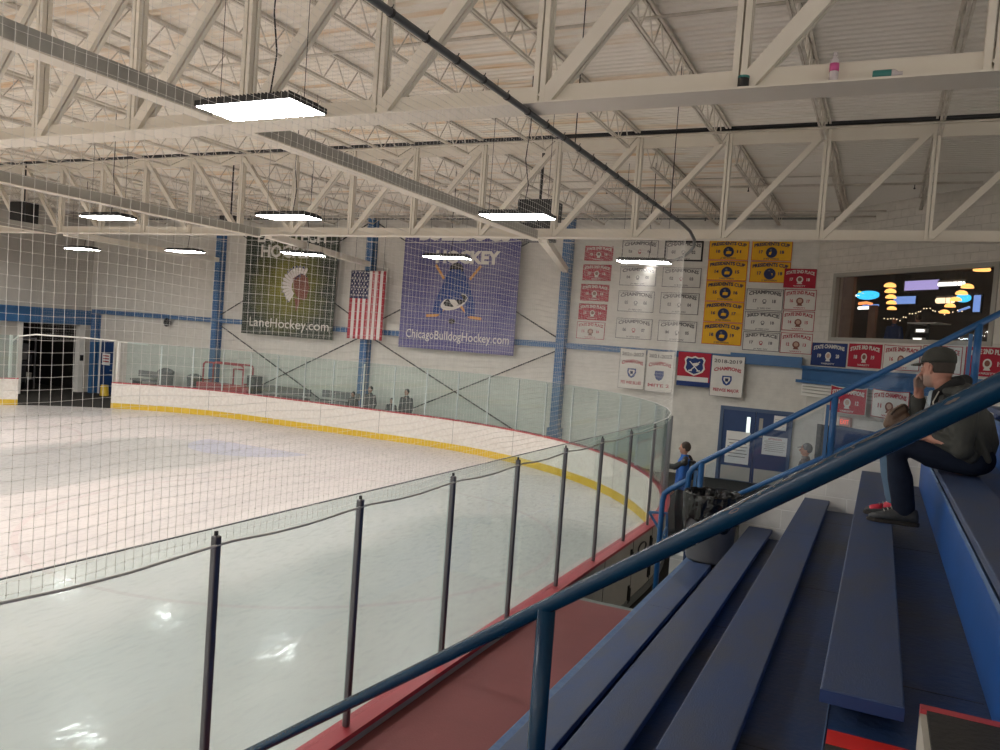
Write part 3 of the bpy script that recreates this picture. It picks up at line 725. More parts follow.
while z < 5.5:
    pts = []
    for i in NEAR[::4]:
        x, y, zt = NP[i]
        zz = z + 0.010*math.sin(y*2.1+z*3) + 0.006*math.sin(y*7+z)
        if zz > sag(y): pts.append((x-wobble(x, y, zz), y, zz))
    if len(pts) > 1: b.tube(pts, 0.00092, 3, caps=False)
    for i in NEAR:
        x, y, zt = NP[i]
        zz = z + 0.010*math.sin(y*2.1+z*3) + 0.006*math.sin(y*7+z)
        if zz > sag(y) and y < 9:
            r = 0.0031; p = Vector((x-wobble(x, y, zz), y, zz))
            kn.add([p+Vector(q)*r for q in ((1,0,0),(0,1,0),(-1,0,0),(0,-1,0),(0,0,1.2),(0,0,-1.2))], [(0,1,4),(1,2,4),(2,3,4),(3,0,4),(1,0,5),(2,1,5),(3,2,5),(0,3,5)])
    z += 0.048
b.build('netting', MT['net'], t); tag(kn.build('knots', MT['net'], t), kind='stuff')
b = MB()
FARI = [i for i, p in enumerate(NP) if i > NEAR[-1]]
for i in FARI:
    x, y, zt = NP[i]; b.tube([(x, y, 2.4), (x, y, zt)], 0.00092, 3, caps=False)
k = 0
while k < 42:
    pts = []
    for i in FARI[::6]:
        x, y, zt = NP[i]; pts.append((x, y, 2.42+(zt-2.42)*k/42))
    b.tube(pts, 0.0012, 3, caps=False); k += 1
b.build('end_netting', MT['net'], t)
rp = [(-2.90, y*0.305/1.0, sag(y*0.305)-0.004) for y in range(3, 40)]
b = MB(); b.tube(rp, 0.007, 6)
b.tube([(x, y, zt+0.01) for x, y, zt in NP if (y > 16.8 or x < -8)][::8], 0.012, 6)
b.build('border_rope', MT['rope'], t, smooth=True)

# ---------------------------------------------------------------- rink boards
def arc_sub(p0, cond): return [p for p in p0 if cond(p)]
PI_ = rink_path(0.0, -8); PO = rink_path(0.12, -8)
n_right = len(PI_)
# index where the gate in the far-left corner starts: between the two measured ends
def at_gate(p): return p[0] < -25.2 and p[1] > 15
idx = [i for i, p in enumerate(PI_) if p[0] < -25.42 and p[1] > 17]
g0, g1 = idx[0], idx[-1]
# keep gate from X=-25.7 to Y~17.9
seg_main = list(range(0, g0)); seg_left = [i for i in range(g0, len(PI_)) if PI_[i][1] < 18.2]
def strip(mb, ids, off0, off1, z0, z1, mi=0):
    A = rink_path(off0, -8); B = rink_path(off1, -8); n = len(ids)
    vs = [(A[i][0], A[i][1], z0) for i in ids]+[(B[i][0], B[i][1], z0) for i in ids]+[(B[i][0], B[i][1], z1) for i in ids]+[(A[i][0], A[i][1], z1) for i in ids]
    fs = []
    for k in range(n-1):
        for r in range(4): r2 = (r+1) % 4; fs.append((r*n+k, r*n+k+1, r2*n+k+1, r2*n+k))
    fs += [(0, n, 2*n, 3*n), (n-1, 2*n-1, 3*n-1, 4*n-1)]
    mb.add(vs, fs, mi)
def boards(ids, lab):
    t = thing('rink_boards', lab, 'boards')
    b = MB(); strip(b, ids, 0.0, 0.10, 0.0, 0.93); b.build('panel', MT['boardwhite'], t)
    b = MB(); strip(b, ids, 0.10, 0.125, 0.12, 0.92); b.build('back_panel', MT['boardback'], t)
    b = MB(); strip(b, ids, 0.10, 0.14, 0.0, 0.12); b.build('base_rail', MT['basegrey'], t)
    b = MB(); strip(b, ids, -0.015, 0.15, 0.93, 0.965); b.build('cap_rail', MT['red'], t)
    b = MB(); strip(b, ids, -0.012, 0.0, 0.0, 0.20); b.build('kick_plate', MT['yellow'], t)
    return t
tm = boards(seg_main, 'white rink boards with red cap and yellow kick plate, curving round to the gate')
boards(seg_left, 'short stretch of white boards left of the open gate')
# seams, latches and hinges on the outside of the near boards
for y in (9.35, 10.6, 11.6): MB().box((XN+0.125, y-0.006, 0.12), (XN+0.129, y+0.006, 0.92)).build('panel_seam', MT['black'], tm)
for y, z, h in ((10.5, 0.08, 0.24), (10.5, 0.62, 0.2), (11.5, 0.2, 0.22), (11.5, 0.62, 0.2)):
    b = MB(); b.box((XN+0.125, y-0.025, z), (XN+0.150, y+0.025, z+h)); b.box((XN+0.15, y-0.012, z+0.03), (XN+0.165, y+0.012, z+h-0.03)); b.build('latch', MT['black'], tm)
b = MB(); b.tube([(XN+0.16, 10.95+0.2*math.cos(a), 0.76+0.07*math.sin(a)) for a in [i*math.pi/8 for i in range(17)]], 0.012, 6); b.build('gate_handle', MT['black'], tm, smooth=True)
for k in range(1, 26):  # joints of the end boards
    i = int(len(seg_main)*0.0)
joints = MB(); acc = 0; last = PI_[0]
for i in seg_main[1:]:
    p = PI_[i]; acc += math.hypot(p[0]-last[0], p[1]-last[1]); last = p
    if acc > 2.4 and p[1] > 11:
        acc = 0; nx, ny = (PO[i][0]-p[0])/0.12, (PO[i][1]-p[1])/0.12; tx, ty = -ny, nx
        q = [(p[0]-nx*0.003-tx*0.006, p[1]-ny*0.003-ty*0.006), (p[0]-nx*0.003+tx*0.006, p[1]-ny*0.003+ty*0.006)]
        joints = MB(); joints.add([(q[0][0], q[0][1], 0.2), (q[1][0], q[1][1], 0.2), (q[1][0], q[1][1], 0.93), (q[0][0], q[0][1], 0.93)], [(0, 1, 2, 3)]); joints.build('panel_joint', MT['mortar'], tm)

# glass panes and posts along the boards
def pane(p, q, z0, z1, th=0.012):
    b = MB(); b.bar((p[0], p[1], (z0+z1)/2), (q[0], q[1], (z0+z1)/2), th, z1-z0); return b
def post_mesh(h, w=0.038, d=0.045):
    b = MB(); b.box((-d/2, -w/2, 0), (d/2, w/2, h)); b.box((-d/2+0.045, -w/2+0.006, 0), (-d/2+0.058, w/2-0.006, h)); return b
GX = XN+0.045
ys = [-0.70+1.22*k for k in range(11)]    # ... 2.96, 4.18 ... 11.5
pm = MB(); pm.box((-0.020, -0.020, 0.965), (0.020, 0.020, 2.448)); 
post0 = pm.build('glass_post', MT['aludark'], bevel=0.009)
posts_y = [y for y in ys if y > 0]
for k, y in enumerate(posts_y):
    lab = 'aluminium glass post on the near straight boards, %s from the left edge' % ORD[k-2] if k >= 2 else 'aluminium glass post on near boards left of view'
    o = post0 if k == 0 else post0.copy()
    if k: C.objects.link(o)
    o.location = (GX+0.02, y, 0); tag(o, lab, 'post', 'posts of the near glass')
    cb_ = MB(); cb_.box((-0.008, -0.008, 2.448), (0.004, 0.008, 2.470)); cb_.build('top_clip', MT['black'], o)
for k in range(len(ys)-1):
    y0, y1 = ys[k]+0.004, ys[k+1]-0.004
    if y1 < 0: continue
    b = MB(); b.box((-0.006, y0, 0.965), (0.006, y1, 2.475)); kk = k-2
    o = b.build('glass_shield', MT['rink glass'], loc=(GX-0.012, 0, 0))
    tag(o, ('clear glass pane of the near straight boards, %s from left' % ORD[kk]) if kk >= 0 else 'clear glass pane of near boards left of view', 'glass', 'panes of the near glass')
    eb = MB(); eb.box((-0.0065, y0, 2.475), (0.0065, y1, 2.480)); eb.build('top_edge', MT['pipedark'], o)
# corner and end: walk the path
A = rink_path(0.05, 11.3)[1:]
pts = [(GX-0.0, ys[-1])]; last = pts[0]; acc = 0
for (xa, ya), (xb, yb) in zip(A[:-1], A[1:]):
    L = math.hypot(xb-xa, yb-ya); s = 0
    if ya < ys[-1]-0.01: continue
    n = max(1, int(L/0.02))
    for i in range(1, n+1):
        x = xa+(xb-xa)*i/n; y = ya+(yb-ya)*i/n
        if math.hypot(x-last[0], y-last[1]) >= 1.22:
            pts.append((x, y)); last = (x, y)
pts_main = [p for p in pts if p[0] > -25.2 ]
for k in range(len(pts_main)-1):
    p, q = pts_main[k], pts_main[k+1]
    o = pane(p, q, 0.965, 2.47).build('glass_shield', MT['rink glass'])
    tag(o, 'clear glass pane round the corner and end boards, %s from the right' % ORD[k], 'glass', 'panes of the end glass')
    b = MB(); b.bar((p[0], p[1], 2.473), (q[0], q[1], 2.473), 0.013, 0.006); b.build('top_edge', MT['alulight'], o)
    d = Vector((q[0]-p[0], q[1]-p[1], 0)).normalized(); nn = Vector((d.y, -d.x, 0))
    b = MB(); c = Vector((p[0], p[1], 0))+nn*0.022*(-1 if nn.dot(Vector((p[0]+15, p[1]-10, 0))) < 0 else 1)
    b.bar((c.x, c.y, 0.965), (c.x, c.y, 2.42), 0.038, 0.038, up=d)
    tag(b.build('glass_post', MT['alulight'] if p[1] > 16 else MT['alu']), 'slim glass post round the corner and end boards, %s from the right' % ORD[k], 'post', 'posts of the end glass')
# gate posts in far-left corner
for (x, y, w) in ((-25.42, 20.42, 'right'), (-28.25, 18.2, 'left')):
    tag(MB().box((x-0.04, y-0.04, 0), (x+0.04, y+0.04, 2.45)).build('gate_post', MT['white']), 'white post at the %s side of the open rink gate' % w, 'post')
tag(MB().tube([(-28.25, 18.2, 2.2), (-28.12, 18.38, 2.42), (-27.7, 18.75, 2.52), (-26.4, 19.75, 2.52), (-24.6, 21.0, 2.42)], 0.03, 6).build('gate_header', MT['white'], smooth=True), 'white pipe curving over the open rink gate', 'pipe')
for k, (ya, yb) in enumerate(((15.6, 16.8), (16.8, 18.0))):
    xa = XF+RL-math.sqrt(max(0, RL*RL-(ya-(YE-RL))**2))-0.05; xb = XF+RL-math.sqrt(max(0, RL*RL-(yb-(YE-RL))**2))-0.05
    tag(pane((xa, ya), (xb, yb), 0.965, 2.47).build('glass_shield', MT['rink glass']), 'clear glass pane left of the open gate, ' + ('nearer' if k == 0 else 'beside the gate post'), 'glass')

# ---------------------------------------------------------------- far end clutter
t = thing('side_door', 'blue service door with a paper notice beside the resurfacer bay', 'door', (-29.88, YW, 0))
b = MB(); b.box((-0.40, -0.05, 0), (0.40, -0.01, 2.3)); b.build('leaf', MT['doorblue'], t)
b = MB(); b.box((-0.48, -0.08, 0), (-0.40, -0.001, 2.38)); b.box((0.40, -0.08, 0), (0.48, -0.001, 2.38)); b.box((-0.48, -0.08, 2.30), (0.48, -0.001, 2.38)); b.build('door_frame', MT['white'], t)
b = MB(); b.box((-0.3, -0.06, 1.25), (0.18, -0.052, 1.75)); q = b.build('notice', MT['paper'], t)
b = MB(); 
for z in (1.62, 1.5, 1.38): b.box((-0.24, -0.064, z), (0.12, -0.0605, z+0.05))
b.build('printed_lines', MT['redprint'], q)
b = MB(); b.lathe([(0.02, 0), (0.02, -0.06), (0.035, -0.07), (0.03, -0.09)], (0.32, -0.05, 1.05), 8, axis='y'); b.build('knob', MT['alu'], t)
b = MB(); b.lathe([(0.17, 0), (0.20, 0.02), (0.16, 0.30), (0.17, 0.32)], (0, 0, 0), 14); o = b.build('yellow_bucket', MT['yellow'], loc=(-29.25, 22.9, 0)); tag(o, 'small yellow bucket on floor by the blue service door', 'bucket')
o.scale = (0.9, 0.9, 1.45)
# inside the bay
t = thing('storage_rack', 'metal rack of dark boxes inside the resurfacer bay', 'rack', (XL-2.2, 21.9, 0))
for sx in (-0.5, 0.5):
    for sy in (-0.3, 0.3): MB().box((sx-0.025, sy-0.025, 0), (sx+0.025, sy+0.025, 2.2)).build('upright', MT['alu'], t)
for z in (0.4, 1.0, 1.6, 2.15): MB().box((-0.5, -0.3, z), (0.5, 0.3, z+0.03)).build('shelf', MT['alu'], t)
for i, (x, z, w, h, m_, l) in enumerate(((-0.22, 0.43, 0.4, 0.35, 'greyprint', 'dark grey'), (0.25, 0.43, 0.3, 0.25, 'boardback', 'pale'), (-0.2, 1.03, 0.3, 0.3, 'boardback', 'pale'), (0.2, 1.03, 0.38, 0.42, 'darkcloth', 'black'), (-0.1, 1.63, 0.5, 0.28, 'greyprint', 'dark grey'))):
    q = MB(); q.box((XL-2.2+x-w/2, 21.65, z), (XL-2.2+x+w/2, 22.15, z+h)); q.box((XL-2.2+x-w/2-0.01, 21.64, z+h-0.04), (XL-2.2+x+w/2+0.01, 22.16, z+h+0.005))
    tag(q.build('storage_box', MT[m_]), '%s box on the bay rack, %s' % (l, ['lower shelf left', 'lower shelf right', 'middle shelf left', 'middle shelf right', 'upper shelf'][i]), 'box')
t = thing('ice_resurfacer', 'dark ice resurfacing machine parked inside the bay', 'vehicle', (XL-1.9, 20.9, 0))
b = MB(); b.box((-1.3, -0.5, 0.35), (0.9, 0.5, 1.3)); b.build('body', MT['darkcloth'], t, bevel=0.06)
b = MB(); b.box((0.2, -0.45, 1.3), (1.0, 0.45, 1.75)); b.build('snow_tank', MT['greyprint'], t, bevel=0.05)
for sx in (-0.9, 0.6):
    for sy in (-0.52, 0.42): MB().lathe([(0.1, 0), (0.34, 0.0), (0.36, 0.05), (0.34, 0.1), (0.1, 0.1)], (sx, sy, 0.36), 16, axis='y').build('wheel', MT['black'], t)
b = MB(); b.tube([(-0.6, 0, 1.3), (-0.75, 0, 1.6)], 0.03, 8); b.lathe([(0.16, 0), (0.19, 0.01), (0.16, 0.03)], (-0.77, 0, 1.6), 12); b.build('steering_wheel', MT['black'], t)
# fire cabinet marks on jamb
tag(MB().box((XL+0.06, 23.02, 1.35), (XL+0.1, 23.16, 1.6)).build('switch_box', MT['black']), 'small black switch box on the white bay jamb', 'switch')
tag(MB().lathe([(0.05, 0), (0.16, -0.05), (0.18, -0.15), (0.10, -0.2)], (-26.3, YW-0.05, 3.28), 12, axis='y').build('alarm_bell', MT['black']), 'black round bell on far wall under the blue beam', 'bell')

# red tube frame cart behind the end glass
t = thing('red_frame', 'red tube frame cart behind the end glass', 'frame', (-22.3, 22.75, 0))
fr_ = [(-1.05, 0), (1.05, 0)]
b = MB()
for y in (-0.25, 0.25): b.tube([(-1.0, y, 0.2), (-1.0, y, 1.82), (-0.9, y, 1.9), (0.9, y, 1.9), (1.0, y, 1.82), (1.0, y, 0.2)], 0.035, 8)
for x in (-1, 1): b.tube([(x, -0.25, 1.2), (x, 0.25, 1.2)], 0.03, 8)
b.build('tube_frame', MT['red'], t, smooth=True)
b = MB(); b.box((-1.3, -0.3, 0.15), (1.3, 0.3, 1.12)); b.build('base_box', MT['red'], t, bevel=0.03)
b = MB(); b.tube([(0.55, -0.27, 1.12), (0.55, -0.27, 1.75), (0.95, -0.27, 1.75)], 0.03, 8); b.build('cross_tube', MT['red'], t)
# benches, bins and bags behind the glass
def bin_round(x, y, h, r, m_, lab):
    b = MB(); b.lathe([(r*0.8, 0), (r, h*0.9), (r*1.06, h*0.92), (r*1.06, h*0.97), (r*0.8, h*1.02), (r*0.3, h*1.06)], (0, 0, 0), 16); tag(b.build('round_bin', MT[m_], loc=(x, y, 0), smooth=True), lab, 'bin')
bin_round(-25.4, 22.6, 1.40, 0.30, 'greycloth', 'dark grey round bin left of the red frame'); bin_round(-24.0, 22.75, 1.3, 0.27, 'greycloth', 'dark round bin just left of red frame')
def long_bench(x, y, w, lab, h=1.2):
    t = thing('player_bench', lab, 'bench', (x, y, 0))
    MB().box((-w/2, -0.2, h-0.35), (w/2, 0.2, h-0.28)).build('seat', MT['greyprint'], t)
    MB().box((-w/2, 0.2, h-0.2), (w/2, 0.26, h+0.05)).build('backrest', MT['greyprint'], t)
    for sx in (-w/2+0.15, w/2-0.15):
        MB().box((sx-0.03, -0.18, 0), (sx+0.03, 0.24, h-0.35)).build('leg', MT['darkmetal'], t)
long_bench(-19.6, 22.75, 2.2, 'grey bench behind glass, left of the striped flag'); long_bench(-17.2, 22.8, 1.6, 'grey bench behind glass, under the striped flag', 1.25)
long_bench(-26.6, 22.8, 1.6, 'grey bench behind glass near the blue service door', 1.2)
tag(MB().box((-21.2, 22.6, 0), (-20.8, 23.0, 1.55)).build('equipment_box', MT['darkmetal'], bevel=0.02), 'tall dark box standing right of the red frame', 'box')

# ---------------------------------------------------------------- banners on the walls
def cloth(name, w, h, mats, parent, border=0.03, wave=0.015, seed=0, cols_fn=None, nx=26, nz=14, thick=0.008, warp=0.0):
    """hanging cloth, local x right, z up from the bottom, facing -y"""
    rnd = random.Random(seed); ph = rnd.random()*6; k1 = 5+rnd.random()*5
    def wv(x, z): 
        f = 0.35+0.65*(1-z/h)
        return -abs(wave)*f*(1+math.sin(x*k1*1.3+ph))*0.5 - wave*0.4*f*(1+math.sin(x*k1*2.7+z*3+ph*2))*0.5
    def zz(x, z):  # sag of top edge between fixings, lifted corners
        t = x/w*2
        return z - warp*(1-t*t)*(z/h) + warp*0.4*t*t*(1-z/h)
    b = MB()
    xs = [-w/2, -w/2+border] + [-w/2+border+(w-2*border)*i/nx for i in range(1, nx)] + [w/2-border, w/2]
    zs = [0, border] + [border+(h-2*border)*i/nz for i in range(1, nz)] + [h-border, h]
    vs = []
    for d in (0, thick):
        for z in zs:
            for x in xs: vs.append((x, wv(x, z)+d-0.004, zz(x, z)))
    X, Z = len(xs), len(zs); fs = []; ms = []
    for L in (0, 1):
        o = L*X*Z
        for j in range(Z-1):
            for i in range(X-1):
                f = (o+j*X+i, o+j*X+i+1, o+(j+1)*X+i+1, o+(j+1)*X+i); fs.append(f if L == 0 else tuple(reversed(f)))
                edge = (i == 0 or j == 0 or i == X-2 or j == Z-2)
                ms.append(cols_fn((xs[i]+xs[i+1])/2, (zs[j]+zs[j+1])/2) if cols_fn else (1 if edge and border > 0.002 else 0))
    o = X*Z
    for i in range(X-1):
        for j in (0, Z-1): fs.append((j*X+i, j*X+i+1, o+j*X+i+1, o+j*X+i)); ms.append(0 if cols_fn else 1)
    for j in range(Z-1):
        for i in (0, X-1): fs.append((j*X+i, (j+1)*X+i, o+(j+1)*X+i, o+j*X+i)); ms.append(0 if cols_fn else 1)
    b.v = vs; b.f = fs; b.m = ms
    ob = b.build(name, mats, parent, smooth=True)
    fr = lambda a, z, d: Vector((a, wv(a, z)-0.0125-d, zz(a, z)))
    return ob, fr
def disc(mb, fr, cx, cz, r, n=20, mi=0, d=0.0, sx=1.0):
    mb.add([fr(cx+r*sx*math.cos(2*math.pi*k/n), cz+r*math.sin(2*math.pi*k/n), d) for k in range(n)], [tuple(range(n))], mi)
def poly(mb, fr, pts, mi=0, d=0.0): mb.add([fr(a, z, d) for a, z in pts], [tuple(range(len(pts)))], mi)
def bust(mb, fr, cx, cz, s, m0, m1):
    """round portrait mark: ring, head and shoulders"""
    disc(mb, fr, cx, cz+s*0.12, s*0.55, 18, m0, 0.0015)
    disc(mb, fr, cx, cz+s*0.16, s*0.34, 14, m1, 0.003)
    poly(mb, fr, [(cx-s*0.45, cz-s*0.62), (cx+s*0.45, cz-s*0.62), (cx+s*0.25, cz-s*0.28), (cx-s*0.25, cz-s*0.28)], m0, 0.0015)
def banner(kind, w, h, pos, rz, label, group, seed, years=('17', '18'), title=None, warp=0.0):
    t = thing('wall_banner', label, 'banner', pos, rz, group)
    S = {'gold': ('gold', 'orangeedge', 'navy', 'navy'), 'red': ('crimson', 'crimson', 'whitefelt', 'tan'), 'white': ('whitefelt', 'greyprint', 'greyprint', 'redprint'), 'blue': ('royal', 'navy', 'whitefelt', 'tan'), 'redw': ('crimson', 'whitefelt', 'whitefelt', 'tan'), 'whiter': ('whitefelt', 'redprint', 'redprint', 'brownprint'), 'whiteb': ('whitefelt', 'black', 'greyprint', 'greyprint')}[kind]
    c, fr = cloth('cloth', w, h, [MT[S[0]], MT[S[1]]], t, border=0.018 if kind not in ('whiteb',) else 0.05, seed=seed, wave=0.011, warp=warp)
    L = MB(); E_ = MB()
    k = w/1.1
    ti = title or {'gold': 'PRESIDENTS CUP', 'red': 'STATE 2ND PLACE', 'white': 'CHAMPIONS', 'blue': 'STATE CHAMPIONS', 'redw': 'STATE CHAMPIONS', 'whiter': 'STATE 2ND PLACE', 'whiteb': 'CHAMPIONS'}[kind]
    put_text(L, ti, fr, 0, h*0.68, h*0.16, width=w*0.88, arch=h*0.10, bold=0.045)
    put_text(L, years[0], fr, -w*0.26, h*0.37, h*0.15, width=w*0.10, bold=0.04)
    put_text(L, years[1], fr, w*0.26, h*0.37, h*0.15, width=w*0.10, bold=0.04)
    if kind in ('white', 'whiteb'): put_text(L, 'NORTHERN ILLINOIS HOCKEY LEAGUE', fr, 0, h*0.88, h*0.06, width=w*0.9, bold=0.02)
    put_text(L, {'gold': 'JV RED DIVISION', 'white': 'JV RED DIV', 'whiteb': 'VARSITY'}.get(kind, 'VARSITY'), fr, 0, h*0.07, h*0.075, width=w*0.38, bold=0.02)
    L.build('lettering', MT[S[2]], t)
    if kind == 'gold':
        disc(E_, fr, 0, h*0.42, h*0.27, 24, 0, 0.0015)
        poly(E_, fr, [(-0.07*k, h*0.31), (0.07*k, h*0.31), (0.08*k, h*0.44), (0.0, h*0.47), (-0.06*k, h*0.44)], 1, 0.003)
        poly(E_, fr, [(-0.05*k, h*0.50), (0.02*k, h*0.49), (0.0, h*0.60), (-0.05*k, h*0.58)], 2, 0.003)
        E_.build('emblem', [MT['navy'], MT['gold'], MT['greyprint']], t)
    elif kind in ('white', 'whiteb'):
        bust(E_, fr, 0, h*0.42, h*0.17, 0, 1); E_.build('emblem', [MT['redprint'] if seed % 3 == 0 else MT['greyprint'], MT['whitefelt']], t)
    else:
        bust(E_, fr, 0, h*0.40, h*0.31, 0, 1)
        E_.build('emblem', [MT['whitefelt'] if kind in ('red', 'blue', 'redw') else MT['brownprint'], MT['tan'] if kind != 'red' else MT['brownprint']], t)
    return t
YB = YW-0.012
sd = 0
red_z = [(6.19, 6.65), (5.58, 6.08), (4.95, 5.47), (4.36, 4.86), (3.77, 4.30)]
for i, (z0, z1) in enumerate(red_z):
    sd += 1
    kd = 'red' if i < 4 else 'whiter'
    banner(kd, 0.92, z1-z0, (-8.14-0.02*i, YB, z0), 0, ('crimson pennant banner in leftmost column, %s from top' % ORD[i]) if i < 4 else 'white banner with red edge at foot of leftmost column', 'banners of the left crimson column', sd, ('15', '16'))
w_z = [(6.24, 6.84), (5.47, 6.05), (4.68, 5.31), (3.86, 4.48)]
for i, (z0, z1) in enumerate(w_z):
    sd += 1; banner('white', 1.12, z1-z0, (-6.85, YB, z0), 0, 'white banner with dark edge in second column from left, %s from top' % ORD[i], 'white banners of the second column', sd, ('0%d' % (i+3), '0%d' % (i+4)))
    sd += 1; banner('whiteb' if i == 0 else 'white', 1.14, z1-z0, (-5.53, YB, z0), 0, ('white banner with thick black edge atop the third column' if i == 0 else 'white banner with dark edge in third column from left, %s from top' % ORD[i]), 'white banners of the third column', sd, ('0%d' % (i+1), '0%d' % (i+2)))
y_z = [(6.30, 6.86), (5.71, 6.29), (5.11, 5.70), (4.51, 5.10), (3.86, 4.50)]
for i, (z0, z1) in enumerate(y_z):
    sd += 1; banner('gold', 1.12, z1-z0, (-4.23, YB-0.005, z0), 0, 'gold banner with round navy emblem in the left gold column, %s from top' % ORD[i], 'gold banners of the left gold column', sd, [('10','11'),('14','15'),('15','16'),('16','17'),('18','19')][i])
for i, (z0, z1) in enumerate(((6.30, 6.86), (5.69, 6.28))):
    sd += 1; banner('gold', 1.09, z1-z0, (-3.05, YB-0.01, z0), 0, 'gold banner with round navy emblem in the short right gold column, ' + ('upper' if i == 0 else 'lower'), 'gold banners of the right gold column', sd, ('17', '18'))
sd += 1; banner('red', 0.84, 0.53, (-2.24, YB-0.015, 5.57), 0, 'crimson banner at wall corner beside the gold banners', None, sd, ('17', '18'))
for i, (z0, z1) in enumerate(((4.90, 5.51), (4.32, 4.87), (3.76, 4.29))):
    sd += 1; banner('white', 1.0, z1-z0, (-3.13, YB, z0), 0, 'white banner with dark edge below the right gold column, ' + ['upper', 'middle', 'lowest'][i], 'white banners below the gold ones', sd, ('17', '18'), ['CHAMPIONS', '3RD PLACE', '2ND PLACE'][i])
for i, (z0, z1) in enumerate(((4.96, 5.53), (4.38, 4.93), (3.75, 4.32))):
    sd += 1; banner('whiter', 0.84, z1-z0, (-2.19, YB-0.006, z0), 0, 'white banner with red lettering at the wall corner, ' + ['upper', 'middle', 'lowest'][i], 'white banners with red letters at the corner', sd, [('16','17'),('14','15'),('12','13')][i], ['STATE 2ND PLACE', 'STATE 2ND PLACE', 'STATE 4TH PLACE'][i])

def tall_banner(x, z0, z1, w, label, l1, l3, seed):
    t = thing('wall_banner', label, 'banner', (x, YW-0.30, z0)); h = z1-z0
    c, fr = cloth('cloth', w, h, [MT['whitefelt'], MT['greyprint']], t, border=0.012, seed=seed, wave=0.02, warp=0.02)
    L = MB(); put_text(L, l1, fr, 0, h*0.83, h*0.085, width=w*0.84, bold=0.03); L.build('year_lettering', MT['greyprint'], t)
    L = MB(); put_text(L, 'CHAMPIONS', fr, 0, h*0.60, h*0.085, width=w*0.82, arch=h*0.06, bold=0.04); put_text(L, l3, fr, 0, h*0.13, h*0.075, width=w*0.78, bold=0.03); L.build('lettering', MT['redprint'], t)
    E_ = MB(); poly(E_, fr, [(-0.13, h*0.52), (0.13, h*0.52), (0.14, h*0.42), (0.09, h*0.32), (0, h*0.28), (-0.09, h*0.32), (-0.14, h*0.42)], 0, 0.0015)
    poly(E_, fr, [(-0.09, h*0.49), (0.09, h*0.49), (0.095, h*0.42), (0, h*0.32), (-0.095, h*0.42)], 1, 0.003); poly(E_, fr, [(-0.05, h*0.46), (0.05, h*0.46), (0.04, h*0.38), (-0.04, h*0.38)], 2, 0.0045)
    E_.build('emblem', [MT['jerseyblue'], MT['whitefelt'], MT['navy']], t)
tall_banner(-6.72, 2.35, 3.57, 0.80, 'tall white champions banner hanging from the blue beam, leftmost', '2021-2022', 'PEE WEE BLUES', 201)
tall_banner(-5.88, 2.33, 3.57, 0.82, 'tall white champions banner hanging from the blue beam, beside the red shield banner', '2021-2022', 'MITE 2', 202)
tall_banner(-3.93, 2.38, 3.56, 0.92, 'tall white champions banner right of the red shield banner', '2018-2019', 'PEEWEE MAJOR', 203)
t = thing('shield_banner', 'red banner with navy and white shield and crossed sticks', 'banner', (-4.87, YW-0.30, 2.60))
h = 0.98
c, fr = cloth('cloth', 0.98, h, [MT['crimson'], MT['crimson'], MT['royal'], MT['whitefelt']], t, border=0.0015, seed=204, wave=0.01, cols_fn=lambda x, z: 2 if z < 0.14 or x > 0.44 else (3 if z < 0.30 and x < 0.40 else 0))
E_ = MB()
sh = [(-0.24, 0.86), (-0.1, 0.84), (0, 0.88), (0.1, 0.84), (0.24, 0.86), (0.30, 0.78), (0.27, 0.66), (0.30, 0.52), (0.24, 0.42), (0.10, 0.35), (0, 0.31), (-0.10, 0.35), (-0.24, 0.42), (-0.30, 0.52), (-0.27, 0.66), (-0.30, 0.78)]
poly(E_, fr, sh, 0, 0.0015); poly(E_, fr, [(x*0.84, 0.6+(z-0.6)*0.84) for x, z in sh], 1, 0.003)
for s in (-1, 1):
    poly(E_, fr, [(s*-0.16, 0.72), (s*-0.13, 0.73), (s*0.13, 0.46), (s*0.10, 0.45)], 0, 0.0045); poly(E_, fr, [(s*0.06, 0.44), (s*0.17, 0.44), (s*0.17, 0.475), (s*0.08, 0.475)], 0, 0.0045)
E_.build('shield', [MT['whitefelt'], MT['royal']], t)
L = MB(); put_text(L, 'CBAHL', fr, 0, 0.755, 0.075, width=0.30, bold=0.03); L.build('lettering', MT['whitefelt'], t)
for v in L.v: pass

# banners on the 45 degree wall
def b45(kind, s0, s1, z0, z1, lab, seed, years, title=None, d=-0.012, warp=0.0, grp=None):
    p = w45((s0+s1)/2, d, z0); return banner(kind, s1-s0, z1-z0, tuple(p), math.atan2(U45.y, U45.x), lab, grp, seed, years, title, warp)
g45 = 'banners in the row under the lounge window'
b45('blue', 0.07, 1.35, 3.47, 4.09, 'royal blue banner at left end of row under window', 301, ('19', '20'), 'STATE CHAMPIONS', grp=g45)
b45('red', 1.41, 2.49, 3.50, 4.10, 'crimson banner beside the royal blue one under window', 302, ('18', '19'), 'STATE 3RD PLACE', grp=g45)
b45('whiter', 2.55, 3.63, 3.50, 4.11, 'white banner with red edge, left of the capped man under window', 303, ('16', '17'), grp=g45, warp=0.02)
b45('whiter', 3.69, 4.72, 3.50, 4.12, 'white banner with red edge, right behind the capped man', 304, ('16', '17'), grp=g45)
b45('red', 4.80, 5.90, 3.50, 4.13, 'crimson banner right of the rail post under window', 305, ('18', '19'), 'STATE 2ND PLACE', grp=g45)
b45('redw', 1.28, 2.50, 2.30, 3.00, 'crimson banner with white edge hung from the beam above the exit sign', 306, ('11', '12'), 'STATE CHAMPIONS', d=-0.36, warp=0.05)
b45('whiter', 2.66, 3.75, 2.33, 3.02, 'white banner hung from the beam left of the capped man', 307, ('11', '12'), 'STATE CHAMPIONS', d=-0.36, warp=0.03)

